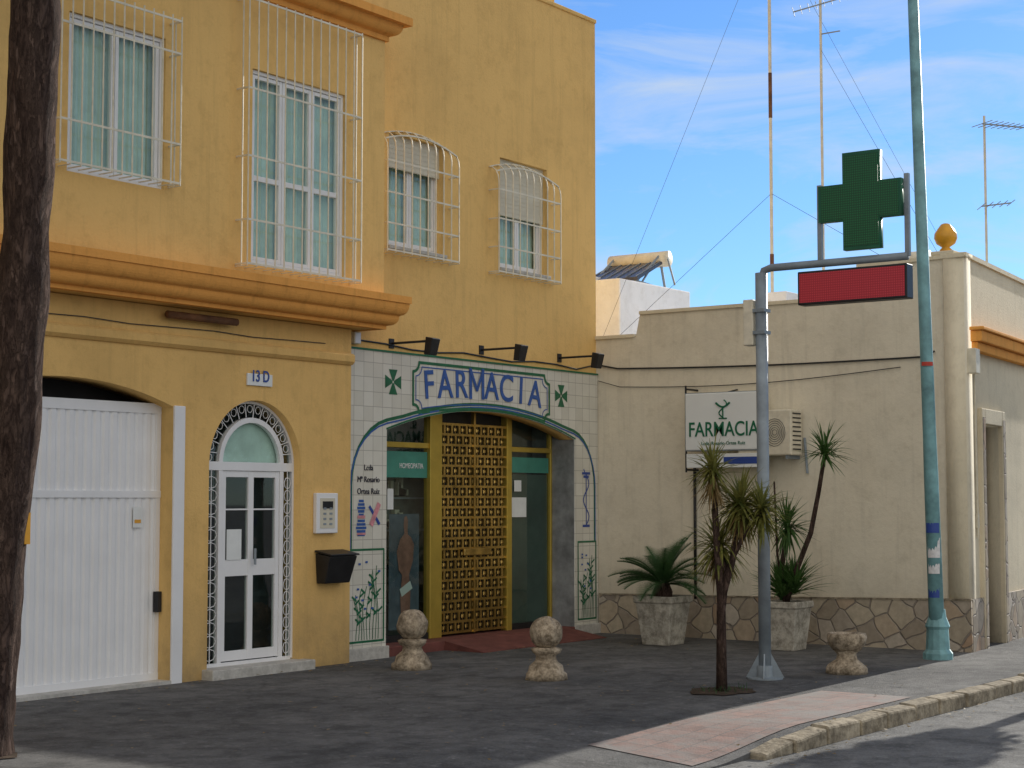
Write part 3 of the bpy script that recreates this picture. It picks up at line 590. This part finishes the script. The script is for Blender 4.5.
def heater(name,x,y,z,w=1.2,k=1):
    h=empty(name);Part('tank','bar',h,smooth=True).tube([(x+.5*k,y,z+.5*k),(x+.5*k,y+w,z+.5*k)],.15*k,16).done()
    Part('collector','solar',h).add([(x-.5*k,y+.05,z+.05),(x-.5*k,y+w-.05,z+.05),(x+.4*k,y+w-.05,z+.45*k),(x+.4*k,y+.05,z+.45*k),(x-.5*k,y+.05,z),(x-.5*k,y+w-.05,z),(x+.4*k,y+w-.05,z+.4*k),(x+.4*k,y+.05,z+.4*k)],HEX).done()
    p=Part('collector_ribs','grey',h)
    for i in range(6):
        yy=y+.07+(w-.14)*i/5;p.tube([(x-.5*k,yy,z+.06),(x+.4*k,yy,z+.46*k)],.008,4)
    p.done()
    p=Part('stand','grey',h)
    for yy in (y+.1,y+w-.1): p.tube([(x-.5*k,yy,z),(x+.7*k,yy,z-.05)],.02,5).tube([(x+.6*k,yy,z-.05),(x+.45*k,yy,z+.4*k)],.02,5).tube([(x-.45*k,yy,z-.02),(x+.45*k,yy,z+.6*k)],.015,5).tube([(x-.3*k,yy,z-.05),(x+.3*k,yy,z+.5*k)],.015,5)
    p.tube([(x+.5*k,y-.1,z),(x+.2*k,y-.12,z+.45*k),(x+.5*k,y,z+.5*k)],.015,5)
    p.done()
heater('solar_water_heater',20.3,12.05,4.60,.95,.76);heater('solar_water_heater',19.6,7.95,4.15,.6,.8)
Part('heater_plinth','whitewash',WB).box(19.1,20.4,7.8,9.2,3.4,4.1).done()
Part('vent_block','whitewash',WB,bevel=.01).box(19.6,20.0,9.7,10.0,3.4,4.25).done()
def yagi(p,c,d,n,le,w):
    c=Vector(c);d=Vector(d).normalized();s_=d.cross(Vector((0,0,1))).normalized();p.tube([c-d*le/2,c+d*le/2],.01,4)
    for i in range(n):
        q=c+d*le*(i/(n-1)-.5);p.tube([q-s_*w/2*(1-.04*i),q+s_*w/2*(1-.04*i)],.005,4)
def mast(x,y,z0,z1,r=.02,mat='bar'):
    e=empty('tv_antenna');Part('mast',mat,e).tube([(x,y,z0),(x,y,z1)],r,6).done();return e
e=mast(20,10.1,3.4,9.5,.022);Part('mast_bands','rust',e).tube([(20,10.1,4.6),(20,10.1,4.8)],.027,6).tube([(20,10.1,6.6),(20,10.1,7.2)],.025,6).done()
p=Part('guy_wires','cable',e)
for q in ((17.7,11.25,3.6),(21,7.5,3.6)): p.tube([(20,10.1,9.2),q],.0025,3)
for q in ((18,11.25,3.6),(19,7.2,3.9)): p.tube([(20,10.1,5.6),q],.003,3)
p.tube([(20,9.37,7.4),(17.7,6.9,4.2)],.0025,3);p.done()
e=mast(20,9.37,3.4,8.1,.018);p=Part('aerial','grey',e);yagi(p,(20,9.32,8.0),(.4,-1,.25),9,.8,.42);p.tube([(20,9.37,7.6),(20,9.1,7.6)],.01,4).done()
e=mast(20,7.23,3.4,6.25,.015);p=Part('aerial','grey',e);yagi(p,(20,7.0,6.1),(.9,-.6,0),8,.6,.4);yagi(p,(20,7.1,5.15),(.5,-.8,.1),5,.35,.5);p.done()
Part('wall_cables','cable',WB).tube([(XW-.02,YA-.02,3.25)]+[(XW-.02,YA-.02-i*.3,3.2-.03*math.sin(i/14*math.pi)-.004*i) for i in range(1,15)]+[(XW-.02,6.95,3.2)],.011,5).tube([(XW-.03,YA-.05,3.05)]+[(XW-.02,YA-.05-i*.3,2.98-.08*math.sin(i/13*math.pi)+.005*i) for i in range(1,14)],.005,5).done()
ws=empty('pharmacy_light_box_sign');ya,za=Wp(XW-.35,685,394);yb_,zb=Wp(XW-.35,769,449);yb_,_=Wp(XW-.35,762,420)
Part('case','signwhite',ws,bevel=.01).box(XW-.35,XW-.2,yb_,ya,zb,za).done();Part('rim','grey',ws).box(XW-.34,XW-.21,yb_-.006,ya+.006,zb-.008,za+.008).done()
Part('brackets','black',ws).tube([(XW-.28,ya+.03,zb-.25),(XW-.28,ya+.03,za+.1)],.012,6).tube([(XW-.28,ya+.03,za+.06),(XW,ya+.03,za+.06)],.012,6).tube([(XW-.28,ya+.03,zb-.22),(XW,ya+.03,zb-.22)],.012,6).tube([(XW-.28,(ya+yb_)/2,za),(XW,(ya+yb_)/2,za+.05)],.01,6).done()
ym=(ya+yb_)/2;text('FARMACIA',.235,'signgreen',ws,'lettering',facW(XW-.354,ym,zb+.16),sx=.80,bold=.002)
text('Lcda. Rosario Ortea Ruiz',.055,'signgreen',ws,'small_lettering',facW(XW-.354,ym,zb+.06))
p=Part('emblem','signgreen',ws);ex=XW-.353;ez=zb+.47
p.tube([(ex,ym+.05*math.sin(t*.6),ez-.1+.02*t) for t in range(11)],.009,4).tube([(ex,ym-.09+.18*t/10,ez+.07-.05*math.sin(math.pi*t/10)) for t in range(11)],.014,4).tube([(ex,ym,ez+.02),(ex,ym,ez-.11)],.01,4).tube([(ex,ym-.05,ez-.11),(ex,ym+.05,ez-.11)],.01,4).done()
Part('lower_panel','signwhite',ws,bevel=.005).box(XW-.33,XW-.22,yb_,ya,zb-.20,zb-.04).done();Part('lower_panel_stripe','plaqueblue',ws).box(XW-.334,XW-.331,yb_+.05,yb_+.5,zb-.16,zb-.08).done()
Part('downpipe','black',WB,smooth=True).tube([(XW-.03,ya+.06,zb-.1),(XW-.03,ya+.06,.45)],.018,8).done()
ac=empty('air_conditioner');y1,z1=Wp(XW-.3,766,410);y0,z0=Wp(XW-.3,792,455);Part('case','bar',ac,bevel=.015).box(XW-.32,XW-.04,y0-.0,y1+.35,z0,z1).done()
p=Part('fan_grille','black',ac)
for k in range(6): p.tube([(XW-.325,y0+.2+(.03+.02*k)*math.cos(t*.4),(z0+z1)/2+(.03+.025*k)*math.sin(t*.4)) for t in range(17)],.003,4)
for k in range(9): p.box(XW-.28,XW-.08,y0-.006,y0-.002,z0+.06+.05*k,z0+.075+.05*k)
p.done();Part('feet','grey',ac).box(XW-.3,XW,y0+.05,y0+.08,z0-.04,z0-.001).box(XW-.3,XW,y1+.2,y1+.23,z0-.04,z0-.001).tube([(XW-.02,y0-.02,z0+.2),(XW-.02,y0-.05,z0-.2)],.015,6).done()
# ------------------------------------------------------------------ PHARMACY CROSS POST
cp=empty('pharmacy_cross_post');px,py=13.9,7.13
Part('post','grey',cp,smooth=True).tube([(px,py,0),(px,py,3.66)],.055,16).done()
Part('arm','grey',cp,smooth=True).tube([(px,py,3.60),(px,py-.03,3.68),(px,py-.1,3.70),(px,5.72,3.70)],.035,10).done()
p=Part('base_fins','grey',cp).lathe([(.16,.0),(.16,.015),(.075,.02),(.07,.12)],(px,py,0.002),20)
for k in range(4):
    a=k*math.pi/2+.4;d=Vector((math.cos(a),math.sin(a),0));n=Vector((-d.y,d.x,0))*.006;o=Vector((px,py,.015))
    p.add([o+d*.05-n,o+d*.17-n,o+d*.05-n+Vector((0,0,.22)),o+d*.05+n,o+d*.17+n,o+d*.05+n+Vector((0,0,.22))],[(0,1,2),(3,4,5),(0,1,4,3),(1,2,5,4),(0,2,5,3)])
p.done()
Part('frame','grey',cp).box(px-.02,px+.02,6.52,6.56,3.7,4.4).box(px-.02,px+.02,5.70,5.74,3.7,4.42).done()
q0,q1=Wp(px-.08,818,190)[0],Wp(px-.08,901,190)[0]
zt,zb_=Wp(px-.08,860,151)[1],Wp(px-.08,860,249)[1];th=(zt-zb_)/3
ya1,ya2=Wp(px-.08,842,160)[0],Wp(px-.08,879,160)[0]
crs=[(q1,zb_+th*.92),(ya2,zb_+th*.92),(ya2,zb_),(ya1,zb_),(ya1,zb_+th*.92),(q0,zb_+th*.92),(q0,zt-th*.95),(ya1,zt-th*.95),(ya1,zt),(ya2,zt),(ya2,zt-th*.95),(q1,zt-th*.95)]
prismX('cross_case','crosscase',crs,px-.08,px-.01,cp)
yc_=(q0+q1)/2;zc_=(zt+zb_)/2
prismX('cross_led_face','ledgreen',[(yc_+(y-yc_)*.93,zc_+(z-zc_)*.93) for y,z in crs],px-.084,px-.0805,cp)
Part('display_case','black',cp,bevel=.008).box(px-.08,px+.06,5.70,6.73,3.33,3.63).done();Part('display_face','ledred',cp).box(px-.084,px-.0805,5.72,6.71,3.35,3.61).done()
Part('control_box','bar',cp,bevel=.01).box(px-.06,px+.06,py+.06,py+.16,3.0,3.42).done()
Part('control_box_strap','grey',cp).box(px-.062,px+.062,py-.06,py+.06,3.1,3.13).box(px-.062,px+.062,py-.06,py+.06,3.3,3.33).done()
# ------------------------------------------------------------------ STREET LAMP
sl=empty('street_lamp');b0=Vector((16.65,6.6,0));tp=Vector((16.13,6.6,9.2))
Part('pole','teal',sl,smooth=True).tube([b0,b0.lerp(tp,.2),b0.lerp(tp,.25),tp],[.078,.072,.066,.045],16).done()
Part('base_sleeve','teal',sl).lathe([(.15,0),(.15,.06),(.12,.1),(.11,.3),(.125,.33),(.09,.42),(.08,.5)],b0,12).done()
Part('lantern_arm','teal',sl).tube([tp,tp+Vector((0,-.5,.3)),tp+Vector((0,-1.3,.4))],[.045,.035,.03],8).done();Part('lantern','grey',sl,bevel=.02).box(tp.x-.12,tp.x+.12,tp.y-1.9,tp.y-1.25,tp.z+.32,tp.z+.45).done()
def ringat(z,h,mat,a0=0,a1=360):
    c=b0.lerp(tp,z/9.2);p=Part('sticker',mat,sl);n=10;r=.0785;vs=[]
    for i in range(n+1):
        a=rad(a0+(a1-a0)*i/n);vs+=[(c.x+r*math.cos(a),c.y+r*math.sin(a),z),(c.x+r*math.cos(a),c.y+r*math.sin(a),z+h)]
    p.add(vs,[(2*i,2*i+2,2*i+3,2*i+1) for i in range(n)]);p.done()
ringat(1.02,.20,'sticker',150,250);ringat(1.27,.10,'plaqueblue',140,250);ringat(.86,.1,'sticker',150,240);ringat(.62,.10,'plaqueblue',140,230);ringat(2.95,.04,'stickred',160,250)
# ------------------------------------------------------------------ BOLLARDS
def rough_(p,amp,f):
    p.v=[tuple(Vector(q)+Vector((noise.noise(Vector(q)*f),noise.noise(Vector(q)*f+Vector((9,0,0))),noise.noise(Vector(q)*f+Vector((0,9,0)))*.5*(1 if q[2]>.03 else 0)))*amp) for q in p.v];return p
def bollard(x,y,ball=True):
    e=empty('stone_ball_bollard' if ball else 'stone_urn_bollard')
    if ball:
        pr=[(.19,0),(.19,.05),(.165,.07),(.15,.12),(.10,.17),(.09,.21),(.13,.24),(.14,.27),(.10,.285)]
        rough_(Part('pedestal','stone',e,smooth=True).lathe(pr,(x,y,0),24),.016,13).done()
        R=.145;p=Part('ball','stone',e,smooth=True).lathe([(R*math.sin(rad(t)),-R*math.cos(rad(t))) for t in range(6,180,6)],(x,y,.285+R-.015),36)
        vv=[]
        for q in p.v:
            d=Vector(q)-Vector((x,y,.415));g_=math.cos(math.atan2(d.y,d.x)*9)*.006*min(1,(d.xy.length/R)*1.2)+noise.noise(Vector(q)*14)*.008;vv.append(tuple(Vector(q)+d.normalized()*g_))
        p.v=vv;p.done()
    else:
        rough_(Part('pedestal','stone',e,smooth=True).lathe([(.19,0),(.19,.05),(.16,.08),(.10,.13),(.085,.17),(.12,.215)],(x,y,0),24),.016,13).done()
        rough_(Part('bowl','stone',e,smooth=True).lathe([(.12,.21),(.17,.27),(.185,.33),(.175,.37),(.14,.37),(.12,.33)],(x,y,0),24),.018,11).done()
bollard(12.78,10.28);bollard(12.74,8.71);bollard(14.8,6.75,False)
# ------------------------------------------------------------------ PLANTS
def blade(p,base,d,up,length,w,droop,seg=4):
    d=Vector(d).normalized();side=d.cross(Vector((0,0,1)));side=side.normalized() if side.length>.01 else Vector((1,0,0))
    vs=[];fs=[];pos=Vector(base);dr=d.copy()
    for i in range(seg+1):
        t=i/seg;ww=w*(1-t**2*.95)*(.6+.4*min(1,t*4));nrm=side.cross(dr).normalized()
        vs+=[pos-side*ww/2+nrm*ww*.2,pos,pos+side*ww/2+nrm*ww*.2]
        dr=(dr+Vector((0,0,-droop/seg))).normalized();pos=pos+dr*length/seg
    for i in range(seg):
        k=3*i;fs+=[(k,k+1,k+4,k+3),(k+1,k+2,k+5,k+4)]
    p.add(vs,fs)
def rosette(p,c,n,length,w,emin=-20,emax=85,droop=.6):
    for i in range(n):
        az=random.uniform(0,2*math.pi);el=rad(emin+(emax-emin)*random.random()**.8)
        blade(p,Vector(c)+Vector((random.uniform(-.02,.02),random.uniform(-.02,.02),random.uniform(-.06,.06))),(math.cos(az)*math.cos(el),math.sin(az)*math.cos(el),math.sin(el)),0,length*random.uniform(.75,1.1),w,droop*random.uniform(.5,1.4))
def planter(name,x,y,s,h):
    e=empty(name);k=math.sqrt(2)
    Part('body','planter',e,bevel=.012).lathe([(s*.34*k,0),(s*.45*k,h*.86),(s*.49*k,h*.87),(s*.49*k,h),(s*.43*k,h),(s*.42*k,h*.9)],(x,y,0),4).done();Part('soil','soil',e).lathe([(s*.42*k,0),(s*.42*k,.03)],(x,y,h*.9),4).done();return e
planter('concrete_planter',16.56,9.75,.50,.54);planter('concrete_planter',16.75,8.33,.45,.52)
sg=empty('sago_palm_plant');c0=Vector((16.56,9.75,.55))
Part('stem','bark',sg).lathe([(.1,0),(.11,.08),(.07,.18)],c0-Vector((0,0,.05)),12).done()
p=Part('fronds','sago',sg)
for i in range(34):
    az=i*2.399+random.uniform(-.2,.2);el=rad(random.uniform(15,72));ln=random.uniform(.5,.75);d=Vector((math.cos(az)*math.cos(el),math.sin(az)*math.cos(el),math.sin(el)))
    pos=c0+Vector((0,0,.1));dr=d.copy();pts=[pos.copy()];n=16
    for k in range(n):
        dr=(dr+Vector((0,0,-.065))).normalized();pos=pos+dr*ln/n;pts.append(pos.copy())
    p.tube(pts,.005,3)
    for k in range(2,n):
        t=k/n;dd=(pts[k+1]-pts[k]).normalized();s_=dd.cross(Vector((0,0,1))).normalized();up=s_.cross(dd)
        for sg_ in (-1,1):
            for jj in (0,.33,.66):
                bp=pts[k].lerp(pts[k+1],jj);l=.16*math.sin(math.pi*(.15+.82*t));e_=bp+(s_*sg_+dd*.6+up*.35).normalized()*l;wv_=dd*.006
                p.add([bp-wv_,bp+wv_,e_],[(0,1,2)])
p.done()
yu=empty('yucca_plant');c0=Vector((16.75,8.33,.5));p=Part('stems','bark',yu,smooth=True)
heads=[]
def stem(pts,r0,r1): 
    p.tube(pts,[r0+(r1-r0)*i/(len(pts)-1) for i in range(len(pts))],8);heads.append(pts[-1])
stem([c0,c0+Vector((0,-.10,.3)),c0+Vector((-.05,-.32,.75)),c0+Vector((-.05,-.42,1.2)),c0+Vector((-.1,-.52,1.60))],.035,.022)
stem([c0,c0+Vector((0,.06,.3)),c0+Vector((0,-.02,.80))],.035,.025)
stem([c0,c0+Vector((0,.1,.5)),c0+Vector((-.02,.12,1.3))],.02,.010)
p.done()
p=Part('leaves','leaf',yu);rosette(p,heads[0],75,.34,.028,-40,85,.5);rosette(p,heads[1],110,.36,.03,-70,85,.7);rosette(p,c0+Vector((0,.05,.08)),130,.44,.032,15,85,.5);rosette(p,c0+Vector((.0,-.1,.15)),90,.42,.032,15,85,.6);p.done()
dt=empty('dracaena_tree');g0=Vector((12.78,6.96,0));p=Part('trunk','bark',dt,smooth=True);R_=Vector((.581,-.814,0))
heads=[]
stem([g0,g0+Vector((0,0,.4)),g0+Vector((0,0,.8)),g0-R_*.03+Vector((0,0,1.2)),g0-R_*.06+Vector((0,0,1.85))],.05,.024)
stem([g0+Vector((0,0,.75)),g0+R_*.1+Vector((0,0,1.1)),g0+R_*.19+Vector((.05,.05,1.55))],.034,.024)
stem([g0+Vector((0,0,.6)),g0+R_*.05+Vector((0,0,1.0)),g0+R_*.02+Vector((.1,.1,1.2))],.03,.02)
stem([g0+Vector((0,0,.9)),g0+R_*.22+Vector((-.05,0,1.3)),g0+R_*.33+Vector((-.05,-.05,1.5))],.02,.018)
p.done()
p=Part('leaves','leaf2',dt);rosette(p,heads[0],100,.28,.026,-50,85,.6);rosette(p,heads[1],190,.36,.028,-70,85,.7);rosette(p,heads[2],150,.36,.026,-75,80,.8);rosette(p,heads[3],130,.30,.026,-70,80,.7);p.done()
p=Part('dry_leaves','drygrass',dt);
for h in heads[:3]: rosette(p,Vector(h)-Vector((0,0,.08)),45,.30,.02,-85,-25,.4)
p.done()
p=Part('tree_pit','soil',dt);n=20;p.add([(g0.x+.33*math.cos(2*math.pi*i/n)*(1+.15*math.sin(i*2.2)),g0.y+.26*math.sin(2*math.pi*i/n)*(1+.15*math.sin(i*1.7)),.008) for i in range(n)],[tuple(range(n))]);p.done()
p=Part('pit_weeds','sago',dt)
for i in range(60):
    a=random.uniform(0,6.28);r=random.uniform(.05,.3);blade(p,(g0.x+r*math.cos(a),g0.y+r*math.sin(a)*.8,.008),(random.uniform(-1,1),random.uniform(-1,1),1.2),0,random.uniform(.03,.09),.008,.5,2)
p.done()
# big street tree left
st=empty('street_tree');R_=Vector((.581,-.814,0));o=Vector((6.9,9.12,-.02))+R_*.085
bm_pts=[(0,-.04,.25),(.15,-.02,.2),(.6,.02,.18),(1.2,.07,.17),(2.0,.13,.165),(2.9,.19,.16),(3.8,.22,.155),(4.8,.24,.155),(5.8,.24,.15)]
p=Part('trunk','bark',st,smooth=True);pts=[];rs=[]
for i in range(len(bm_pts)-1):
    for k in range(10):
        t=k/10;a,b_=bm_pts[i],bm_pts[i+1];pts.append(o+R_*(a[1]+(b_[1]-a[1])*t)+Vector((0,0,a[0]+(b_[0]-a[0])*t)));rs.append(a[2]+(b_[2]-a[2])*t)
p.tube(pts,rs,36);vv=[]
for v in p.v:
    q=Vector(v);ax=o+R_*.12+Vector((0,0,q.z));n_=noise.noise(Vector((q.x*5,q.y*5,q.z*2.2)))*.03+noise.noise(Vector((q.x*18,q.y*18,q.z*5)))*.012;d=(q-ax);d.z=0
    if d.length>0: q+=d.normalized()*n_
    vv.append(tuple(q))
p.v=vv;p.done()
p=Part('limbs','bark',st,smooth=True);tips=[];top=pts[-1]
for i in range(7):
    a=i*.9;d=Vector((math.cos(a),math.sin(a),0));q1_=top+d*.7+Vector((0,0,.9));q2_=top+d*1.7+Vector((0,0,1.9+.3*(i%2)));p.tube([top-Vector((0,0,.15)),q1_,q2_],[.09,.06,.02],8);tips+=[q1_,q2_,(q1_+q2_)/2]
p.done()
p=Part('crown','sago',st)
for i in range(4200):
    t=random.choice(tips);q=Vector(t)+Vector((random.gauss(0,.42),random.gauss(0,.42),random.gauss(.15,.35)));a=Vector((random.uniform(-1,1),random.uniform(-1,1),random.uniform(-.6,.6))).normalized()*.06;b_=a.cross(Vector((random.random(),random.random(),1))).normalized()*.025;p.add([q-a,q+b_,q+a,q-b_],[(0,1,2,3)])
p.done()
tg=o+R_*.245+Vector((0,0,1.4));Part('notice_tag','orangeball',st).box(tg.x-.03,tg.x+.015,tg.y-.02,tg.y+.02,1.32,1.52).done()
# ------------------------------------------------------------------ GROUND
KY=5.4
def hp(x,y):
    t=min(1,max(0,(6.7-y)/(6.7-KY)));s=min(1,max(0,(11.3-x)/1.6));s=s*s*(3-2*s);return -.112*t*s
def sheet(name,mat,x0,x1,y0,y1,dx,dy,dz,par=None,skirt=False):
    nx=max(1,int(round((x1-x0)/dx)));ny=max(1,int(round((y1-y0)/dy)));p=Part(name,mat,par)
    vs=[(x0+(x1-x0)*i/nx,y0+(y1-y0)*j/ny,hp(x0+(x1-x0)*i/nx,y0+(y1-y0)*j/ny)+dz) for j in range(ny+1) for i in range(nx+1)]
    p.add(vs,[(j*(nx+1)+i,j*(nx+1)+i+1,(j+1)*(nx+1)+i+1,(j+1)*(nx+1)+i) for j in range(ny) for i in range(nx)])
    if skirt:
        for i in range(nx):
            a,b_=vs[i],vs[i+1];p.add([a,b_,(b_[0],b_[1],-.2),(a[0],a[1],-.2)],[(0,1,2,3)])
    return p.done()
Part('road','road').add([(-400,-400,-.12),(400,-400,-.12),(400,400,-.12),(-400,400,-.12)],[(0,1,2,3)]).done()
sheet('pavement','pave',-20,45,KY,16,.25,.2166,0,skirt=True)
sheet('red_tiled_strip','redtile',9.7,13.3,5.50,6.30,.25,.2,.005)
k_=empty('kerb')
p=Part('kerb_stones','kerb',k_,bevel=.018);x=10.3
while x<45:
    l=random.uniform(.32,.6);j=random.uniform(-.015,.015);hA=hp(x,KY)+.010+random.uniform(-.012,.006);hB=hp(x+l-.02,KY)+.010+random.uniform(-.012,.006);ya_,yb2=KY-.13+j,KY+.02+j
    p.add([(x,ya_,-.16),(x+l-.015,ya_,-.16),(x+l-.015,yb2,-.16),(x,yb2,-.16),(x,ya_,hA-.012),(x+l-.015,ya_,hB-.012),(x+l-.015,yb2,hB),(x,yb2,hA)],[(0,3,2,1),(4,5,6,7),(0,1,5,4),(1,2,6,5),(2,3,7,6),(3,0,4,7)]);x+=l
p.done()
so_=o+Vector((-.25,.1,0))
Part('soil_bed','soil').add([(so_.x+.5*math.cos(2*math.pi*i/24)*(1+.2*math.sin(i*1.9)),so_.y+.4*math.sin(2*math.pi*i/24)*(1+.2*math.sin(i*2.3)),.006) for i in range(24)],[tuple(range(24))]).done()
p=Part('fallen_leaves','drygrass')
for i in range(380):
    x=random.uniform(7.5,17);y=random.choice([random.gauss(10.9,.25),random.uniform(5.6,11),random.gauss(KY-.25,.08)]);
    if y>11: y=11
    z=(hp(x,y)+.012) if y>KY+.05 else (-.11 if y<KY-.16 else .03);a=random.uniform(0,6.28);s_=random.uniform(.012,.03);p.add([(x+s_*math.cos(a+k*1.57)*(1 if k%2 else .5),y+s_*math.sin(a+k*1.57)*(1 if k%2 else .5),z+random.uniform(0,.008)) for k in range(4)],[(0,1,2,3)])
p.done()
# street tree further along the kerb, outside the frame (its shade falls on the road)
TX,TY=18.4,4.85
t2=empty('orange_tree');Part('trunk','bark',t2).tube([(TX,TY,-.12),(TX,TY,1.8),(TX+.1,TY+.05,2.6)],[.1,.08,.05],8).done();Part('tree_pit','soil',t2).box(TX-.35,TX+.35,TY-.35,TY+.35,-.125,-.112).done();p=Part('crown','sago',t2)
for i in range(3600):
    d=Vector((random.gauss(0,1),random.gauss(0,1),random.gauss(0,1))).normalized()*random.uniform(.4,1.05);q=Vector((TX,TY,2.95))+Vector((d.x,d.y*.55,d.z*.85));a=Vector((random.uniform(-1,1),random.uniform(-1,1),random.uniform(-.6,.6))).normalized()*.08;b_=a.cross(Vector((random.random(),random.random(),1))).normalized()*.045;p.add([q-a,q+b_,q+a,q-b_],[(0,1,2,3)])
p.done()
# ------------------------------------------------------------------ LIGHT
PHI,EL=rad(2.0),rad(20.5)
sd=Vector((math.cos(PHI)*math.cos(EL),math.sin(PHI)*math.cos(EL),math.sin(EL)))
sl_=bpy.data.lights.new('sun','SUN');sl_.energy=5;sl_.angle=rad(.5);sl_.color=(1,.95,.86);so=bpy.data.objects.new('sun',sl_);scn.collection.objects.link(so);so.rotation_euler=sd.to_track_quat('Z','Y').to_euler()
w=bpy.data.worlds.new('World');scn.world=w;w.use_nodes=True;nt=w.node_tree;bg=nt.nodes['Background']
sk=N(nt,'ShaderNodeTexSky');sk.sky_type='NISHITA';sk.sun_disc=False;sk.sun_elevation=EL;sk.sun_rotation=math.pi/2-PHI;sk.dust_density=.1;sk.air_density=1.0;sk.ozone_density=3
tc=N(nt,'ShaderNodeTexCoord');mp=N(nt,'ShaderNodeMapping');mp.inputs['Scale'].default_value=(2.0,3.0,11);mp.inputs['Rotation'].default_value=(.30,.25,0);L(nt,tc.outputs['Generated'],mp.inputs['Vector'])
cn=N(nt,'ShaderNodeTexNoise');cn.inputs['Scale'].default_value=2.0;cn.inputs['Detail'].default_value=8;cn.inputs['Roughness'].default_value=.6;cn.inputs['Distortion'].default_value=.9;L(nt,mp.outputs[0],cn.inputs['Vector'])
mr=N(nt,'ShaderNodeMapRange');mr.inputs['From Min'].default_value=.43;mr.inputs['From Max'].default_value=.70;mr.inputs['To Max'].default_value=.8;L(nt,cn.outputs['Fac'],mr.inputs['Value'])
# smooth bright area added to the unseen sky opposite the sun, fills shaded facades
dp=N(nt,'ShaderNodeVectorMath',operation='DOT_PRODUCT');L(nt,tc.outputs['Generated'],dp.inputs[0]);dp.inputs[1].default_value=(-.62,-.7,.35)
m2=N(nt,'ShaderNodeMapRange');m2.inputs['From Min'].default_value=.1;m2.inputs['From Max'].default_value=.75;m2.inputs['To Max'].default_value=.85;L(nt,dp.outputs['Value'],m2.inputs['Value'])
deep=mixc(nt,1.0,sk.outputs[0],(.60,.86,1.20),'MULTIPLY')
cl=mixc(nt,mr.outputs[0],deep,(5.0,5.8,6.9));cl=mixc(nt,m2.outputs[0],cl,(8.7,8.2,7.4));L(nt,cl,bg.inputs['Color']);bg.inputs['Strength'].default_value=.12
scn.view_settings.view_transform='Standard';scn.view_settings.look='None';scn.view_settings.exposure=0
cam=bpy.data.cameras.new('camera');co=bpy.data.objects.new('camera',cam);scn.collection.objects.link(co);co.location=(0,0,1.6);co.rotation_euler=(math.pi/2+PIT,0,YAW-math.pi/2);cam.lens=FPX*36/1024;cam.sensor_width=36;cam.clip_end=2000;scn.camera=co
